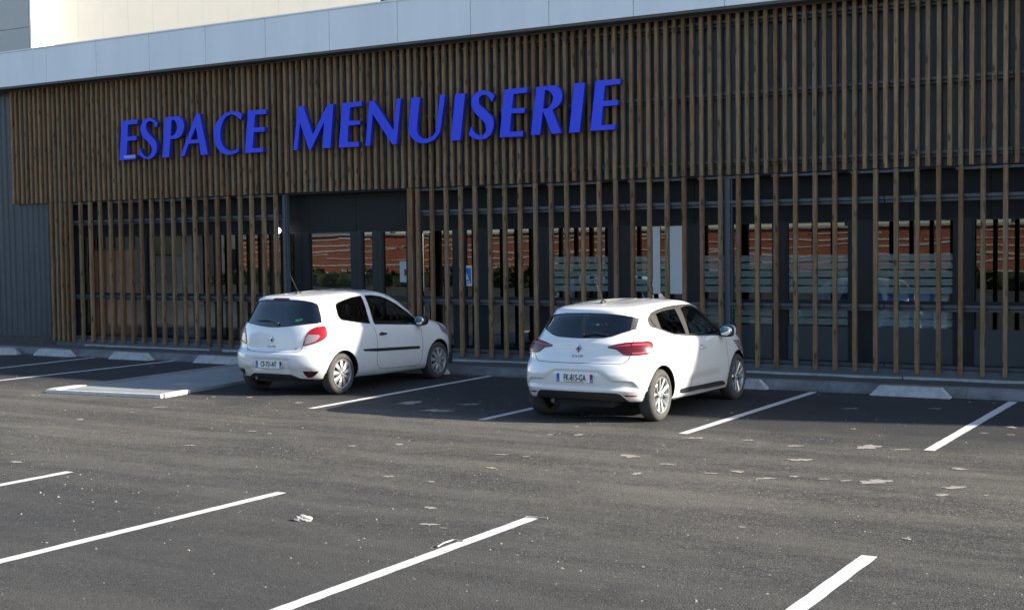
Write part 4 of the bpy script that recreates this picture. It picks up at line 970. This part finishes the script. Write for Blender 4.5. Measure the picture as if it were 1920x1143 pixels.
# ------------------------------------------------------------------ tall block behind on the left
tb = empty('tall_block', (-29.6, 24, 0)); tag(tb, 'tall warehouse block behind the fascia with sunlit cream side and grey front', 'building')
def tpart(mb, n, m_, **k): mb.v = [(x+29.6, y-24, z) for x, y, z in mb.v]; return mb.build(n, m_, tb, **k)
def wallpt(t, o=0.): return (-29.6+.883*t+.469*o, 24.75+.469*t-.883*o)
m = MB(); m.prism([(-60, 24.06), (-29.66, 24.06), (-29.66, 24.75), wallpt(9.2, -.06), (-27, 41), (-60, 41)], 0, 12.9); tpart(m, 'core', M['dark'])
for k in range(13):
    p0, p1, p2, p3 = wallpt(.7*k+.0015, -.05), wallpt(.7*k+.6985, -.05), wallpt(.7*k+.6985, 0), wallpt(.7*k+.0015, 0)
    m = MB(); m.prism([p0, p3, p2, p1], 0, 13); tpart(m, 'cream_panel', M['cream'])
m = MB(); m.box(-29.655, -29.585, 23.99, 24.74, 0, 13); tpart(m, 'corner_flashing', M['white'])
for x in range(18):
    xa = -29.66-.03-(x+1)*1.25
    for z0, z1 in ((0, 4.1), (4.11, 8.35), (8.36, 13)):
        m = MB(); m.box(xa+.006, xa+1.244, 24.0, 24.055, z0, z1-.004); tpart(m, 'grey_panel', M['greypanel'])
m = MB(); m.prism([(-60, 23.95), (-29.55, 23.95), (-29.5, 24.75), wallpt(9.25, .05), (-26.9, 41.1), (-60, 41.1)], 13, 13.15); tpart(m, 'roof', M['greypanel'])

# ------------------------------------------------------------------ bare trees
def bare_tree(loc, h, label, seed=0, group=None):
    rnd = random.Random(seed); t = empty('bare_tree', loc); tag(t, label, 'tree', group)
    tr = MB(); cr = MB()
    top = Vector((rnd.uniform(-.2, .2), rnd.uniform(-.2, .2), h*.38)); tr.tube((0, 0, -.1), top, h*.022, h*.016, n=9)
    def grow(p, d, L, r, lv):
        q = p+d*L; cr.tube(p, q, r, r*.68, n=5 if lv < 2 else 3, cap=False)
        if lv >= 5: return
        for k in range(3 if lv < 4 else 2):
            nd = (d+Vector((rnd.uniform(-.75, .75), rnd.uniform(-.75, .75), rnd.uniform(-.15, .55)))).normalized()
            grow(q if k == 0 else p+d*L*rnd.uniform(.45, .95), nd, L*rnd.uniform(.66, .82), r*.60, lv+1)
    for k in range(4):
        a = 1.57*k+rnd.uniform(-.4, .4); grow(top-Vector((0, 0, rnd.uniform(0, .4))), Vector((math.cos(a)*.55, math.sin(a)*.55, 1)).normalized(), h*.18, h*.012, 1)
    tr.build('trunk', M['bark'], t, smooth=True, fix=False); cr.build('crown', M['bark'], t, fix=False); return t
bare_tree((-33.5, 46, 0), 17, 'bare winter tree showing its branches above the pale fascia', 3)
# ------------------------------------------------------------------ across the lot, behind the photographer (seen reflected in the glazing)
ob = empty('low_building', (-20, -22, 0)); tag(ob, 'low terracotta clad building with white bands across the lot', 'building')
def opart(mb, n, m_, **k): mb.v = [(x+20, y+22, z) for x, y, z in mb.v]; return mb.build(n, m_, ob, **k)
m = MB(); m.box(-60, -3.2, -30, -22, 0, 3.0); opart(m, 'wall', M['orange'])
z = .35; bi = 0
while z < 2.9:
    x = -60.
    while x < -3.3:
        L = random.uniform(1.6, 5.5); xe = min(x+L, -3.3); sl = random.choice((0, 0, 0, .22, -.22, .35, -.30)); m = MB(); y0, y1 = -22, -21.97; th = random.uniform(.05, .11)
        z2 = z+random.uniform(-.05, .05)+(abs(sl) if sl < 0 else 0)*.5
        if z2+sl+th < 2.98 and z2+sl > .02:
            m.add([(x, y0, z2), (xe, y0, z2+sl), (xe, y0, z2+sl+th), (x, y0, z2+th), (x, y1, z2), (xe, y1, z2+sl), (xe, y1, z2+sl+th), (x, y1, z2+th)], [(0, 3, 2, 1), (4, 5, 6, 7), (0, 1, 5, 4), (1, 2, 6, 5), (2, 3, 7, 6), (3, 0, 4, 7)])
            opart(m, 'band', M['band'])
        x = xe+random.choice((0, 0, .4, 1.0))
    z += .40; bi += 1
m = MB(); m.box(-60.2, -3.0, -30.1, -21.9, 3.0, 3.12); opart(m, 'roof', M['greypanel'])
db = empty('dark_building', (-83, -20, 0)); tag(db, 'tall dark clad building at the far left across the lot', 'building')
MB().box(-35, 21, -18, -2, 0, 13).build('wall', M['darkpanel'], db); MB().box(-35.2, 21.2, -18.2, -1.8, 13, 13.3).build('roof', M['greypanel'], db)
for k in range(9): MB().box(-33+k*6, -30+k*6, -1.99, -1.92, 2, 4.5).build('window', M['gloss'], db)
wb_ = empty('pale_building', (8, -26, 0)); tag(wb_, 'pale rendered building with dark windows across the lot', 'building')
def wpart(mb, n, m_, **k): mb.v = [(x-8, y+26, z) for x, y, z in mb.v]; return mb.build(n, m_, wb_, **k)
m = MB(); m.box(-2, 30, -36, -26, 0, 4.2); wpart(m, 'wall', M['pale'])
for k in range(6):
    m = MB(); m.box(0+k*4.6, 2.4+k*4.6, -25.99, -25.95, 1.0, 2.4); wpart(m, 'window', M['gloss'])
m = MB(); m.box(-2.2, 30.2, -36.2, -25.8, 4.2, 4.4); wpart(m, 'roof', M['greypanel'])
hd = MB(); rr = random.Random(5)
for i in range(2600):
    x = rr.uniform(-60, 14); y = rr.uniform(-19.9, -19.0); z = rr.uniform(0, .95)+.12*math.sin(x*1.3); s = rr.uniform(.08, .2)
    a = Vector((rr.uniform(-1, 1), rr.uniform(-1, 1), rr.uniform(-1, 1))).normalized()*s; b = a.orthogonal().normalized()*s
    hd.add([Vector((x, y, z))-a-b, Vector((x, y, z))+a-b, Vector((x, y, z))+a+b, Vector((x, y, z))-a+b], [(0, 1, 2, 3)])
hd.box(-60, 14, -19.8, -19.2, 0, .8)
tag(hd.build('hedge', M['hedge'], fix=False), 'dark clipped hedge along the far side of the lot', 'hedge')
for i, (x, y, h) in enumerate(((-58, -36, 11), (-44, -38, 13), (-33, -35, 10), (-24, -37, 12), (-14, -36, 11), (-5, -40, 13))):
    bare_tree((x, y, 0), h, '%s bare tree of the row behind the low terracotta building' % ('first', 'second', 'third', 'fourth', 'fifth', 'sixth')[i], 20+i, 'bare trees across the lot')
# ------------------------------------------------------------------ cars
build_car('parked_car', NEW, (-7.731, 14.993, 0), 'newer white five door hatchback with slim wraparound tail lamps, plate FK-815-GA')
build_car('parked_car', OLD, (-13.36, 15.68, 0), 'older white three door hatchback beside the slab, plate CF-751-NT')
# ------------------------------------------------------------------ loose things on the asphalt
def stone(loc, r, label, seed):
    rn = random.Random(seed); bm = bmesh.new(); bmesh.ops.create_icosphere(bm, subdivisions=3, radius=1)
    for v in bm.verts:
        n = v.co.copy(); f = 1+.22*math.sin(n.x*3.1+seed)*math.cos(n.y*4.3)+.10*math.sin(n.z*9+n.x*7)+rn.uniform(-.03, .03)
        v.co = Vector((n.x*r[0]*f, n.y*r[1]*f, max(-.3, n.z)*r[2]*f))
    me = bpy.data.meshes.new('stone'); bm.to_mesh(me); bm.free(); me.materials.append(M['stone'])
    o = link(bpy.data.objects.new('stone', me)); o.location = loc; o.rotation_euler = (0, 0, .5); tag(o, label, 'stone'); return o
stone((-6.93, 8.17, .010), (.075, .045, .034), 'white chalky stone lying on the open asphalt', 2)
pb = MB(); rr = random.Random(11)
for i in range(3600):
    if rr.random() < .62: x = rr.uniform(-20, 2); y = rr.uniform(7, 16.5)
    elif rr.random() < .5: x = rr.uniform(-26, 2); y = rr.gauss(18.75, .25)
    else: x = rr.uniform(-12, 2); y = rr.uniform(3.5, 9)
    s = rr.choice((.0025, .003, .004, .005, .008)) * rr.uniform(.7, 1.4)
    if abs(y-18.75) > .6 and rr.random() < .12: s *= 1.35
    n = 5; a0 = rr.uniform(0, 6.28); st = rr.uniform(1, 2.2)
    ring = [(x+s*st*math.cos(a0+6.283*j/n)*rr.uniform(.7, 1.2), y+s*math.sin(a0+6.283*j/n)*rr.uniform(.7, 1.2), .0) for j in range(n)]
    zt_ = s*rr.uniform(.6, 1.1); pb.add(ring+[(x, y, zt_)], [(j, (j+1) % n, n) for j in range(n)])
pb.build('grit', M['grit'], fix=False)['kind'] = 'stuff'
def gpt(px, py):
    cam = S.camera.matrix_world; d = cam.to_3x3() @ Vector(((px-960)/2451.79, -(py-571.5)/2451.79, -1)); t = -cam.translation.z/d.z
    return cam.translation+d*t
mud = MB(); rr = random.Random(4)
MUD = [(1332, 887, 30), (1382, 884, 25), (1435, 897, 36), (1488, 893, 28), (1545, 898, 24), (1585, 901, 22), (1640, 903, 66), (1300, 821, 34), (1402, 825, 20), (1628, 838, 50), (1690, 843, 34), (1490, 836, 30),
       (1790, 914, 46), (1765, 928, 34), (1848, 929, 14), (1798, 879, 32), (1738, 887, 10), (806, 952, 30), (804, 983, 38), (832, 990, 12), (728, 893, 20), (748, 833, 24), (808, 903, 18), (920, 877, 26), (940, 852, 24), (986, 856, 14),
       (1193, 888, 26), (1024, 882, 12), (1031, 815, 16), (150, 786, 20), (247, 773, 10), (300, 763, 26), (472, 808, 22), (505, 813, 12), (468, 745, 16), (62, 741, 12), (880, 758, 34), (820, 770, 60), (770, 755, 50), (1595, 766, 26), (1754, 766, 22), (1897, 801, 26), (1845, 812, 16), (1895, 815, 14),
       (30, 866, 26), (1080, 800, 12), (1085, 815, 22), (560, 755, 16), (400, 744, 12), (118, 672, 14), (285, 687, 14), (1120, 780, 40), (1600, 804, 14), (355, 835, 22), (1180, 855, 40), (1500, 862, 46), (1250, 870, 30), (1700, 1010, 20), (1390, 988, 16), (660, 836, 22)]
for px, py, w in MUD:
    c = gpt(px, py); e = gpt(px+w/2, py); s = (e-c).length*rr.uniform(.75, .95); fl = rr.uniform(.5, 1.0)
    right = (e-c).normalized(); fw = Vector((-right.y, right.x, 0)); n = 26; ph = [rr.uniform(0, 6.28) for _ in range(4)]
    ring = []
    for j in range(n):
        a = 6.283*j/n; r = s*(1+.30*math.sin(2*a+ph[0])+.22*math.sin(5*a+ph[1])+.15*math.sin(9*a+ph[2])+.1*rr.uniform(-1, 1)); p = c+right*r*math.cos(a)+fw*r*fl*math.sin(a); ring.append((p.x, p.y, .0045))
    mud.add(ring+[(c.x, c.y, .008)], [(j, (j+1) % n, n) for j in range(n)])
mud.build('dried_mud_spatter', M['mud'], fix=False)['kind'] = 'stuff'
tw = MB(); P_ = [(820, 1027), (832, 1020), (850, 1014), (868, 1016), (884, 1010)]; Q = [gpt(*p)+Vector((0, 0, .012)) for p in P_]
for a, b in zip(Q[:-1], Q[1:]): tw.tube(a, b, .006, .005, n=5)
tag(tw.build('straw_stalk', M['concrete']), 'thin pale straw stalk lying across the middle foreground bay line', 'straw')
tw = MB(); Q = [gpt(*p)+Vector((0, 0, .01)) for p in ((985, 970), (1005, 971), (1027, 973))]
for a, b in zip(Q[:-1], Q[1:]): tw.tube(a, b, .007, .006, n=5)
tag(tw.build('straw_stalk', M['concrete']), 'short pale straw stalk at the far tip of the middle foreground line', 'straw')
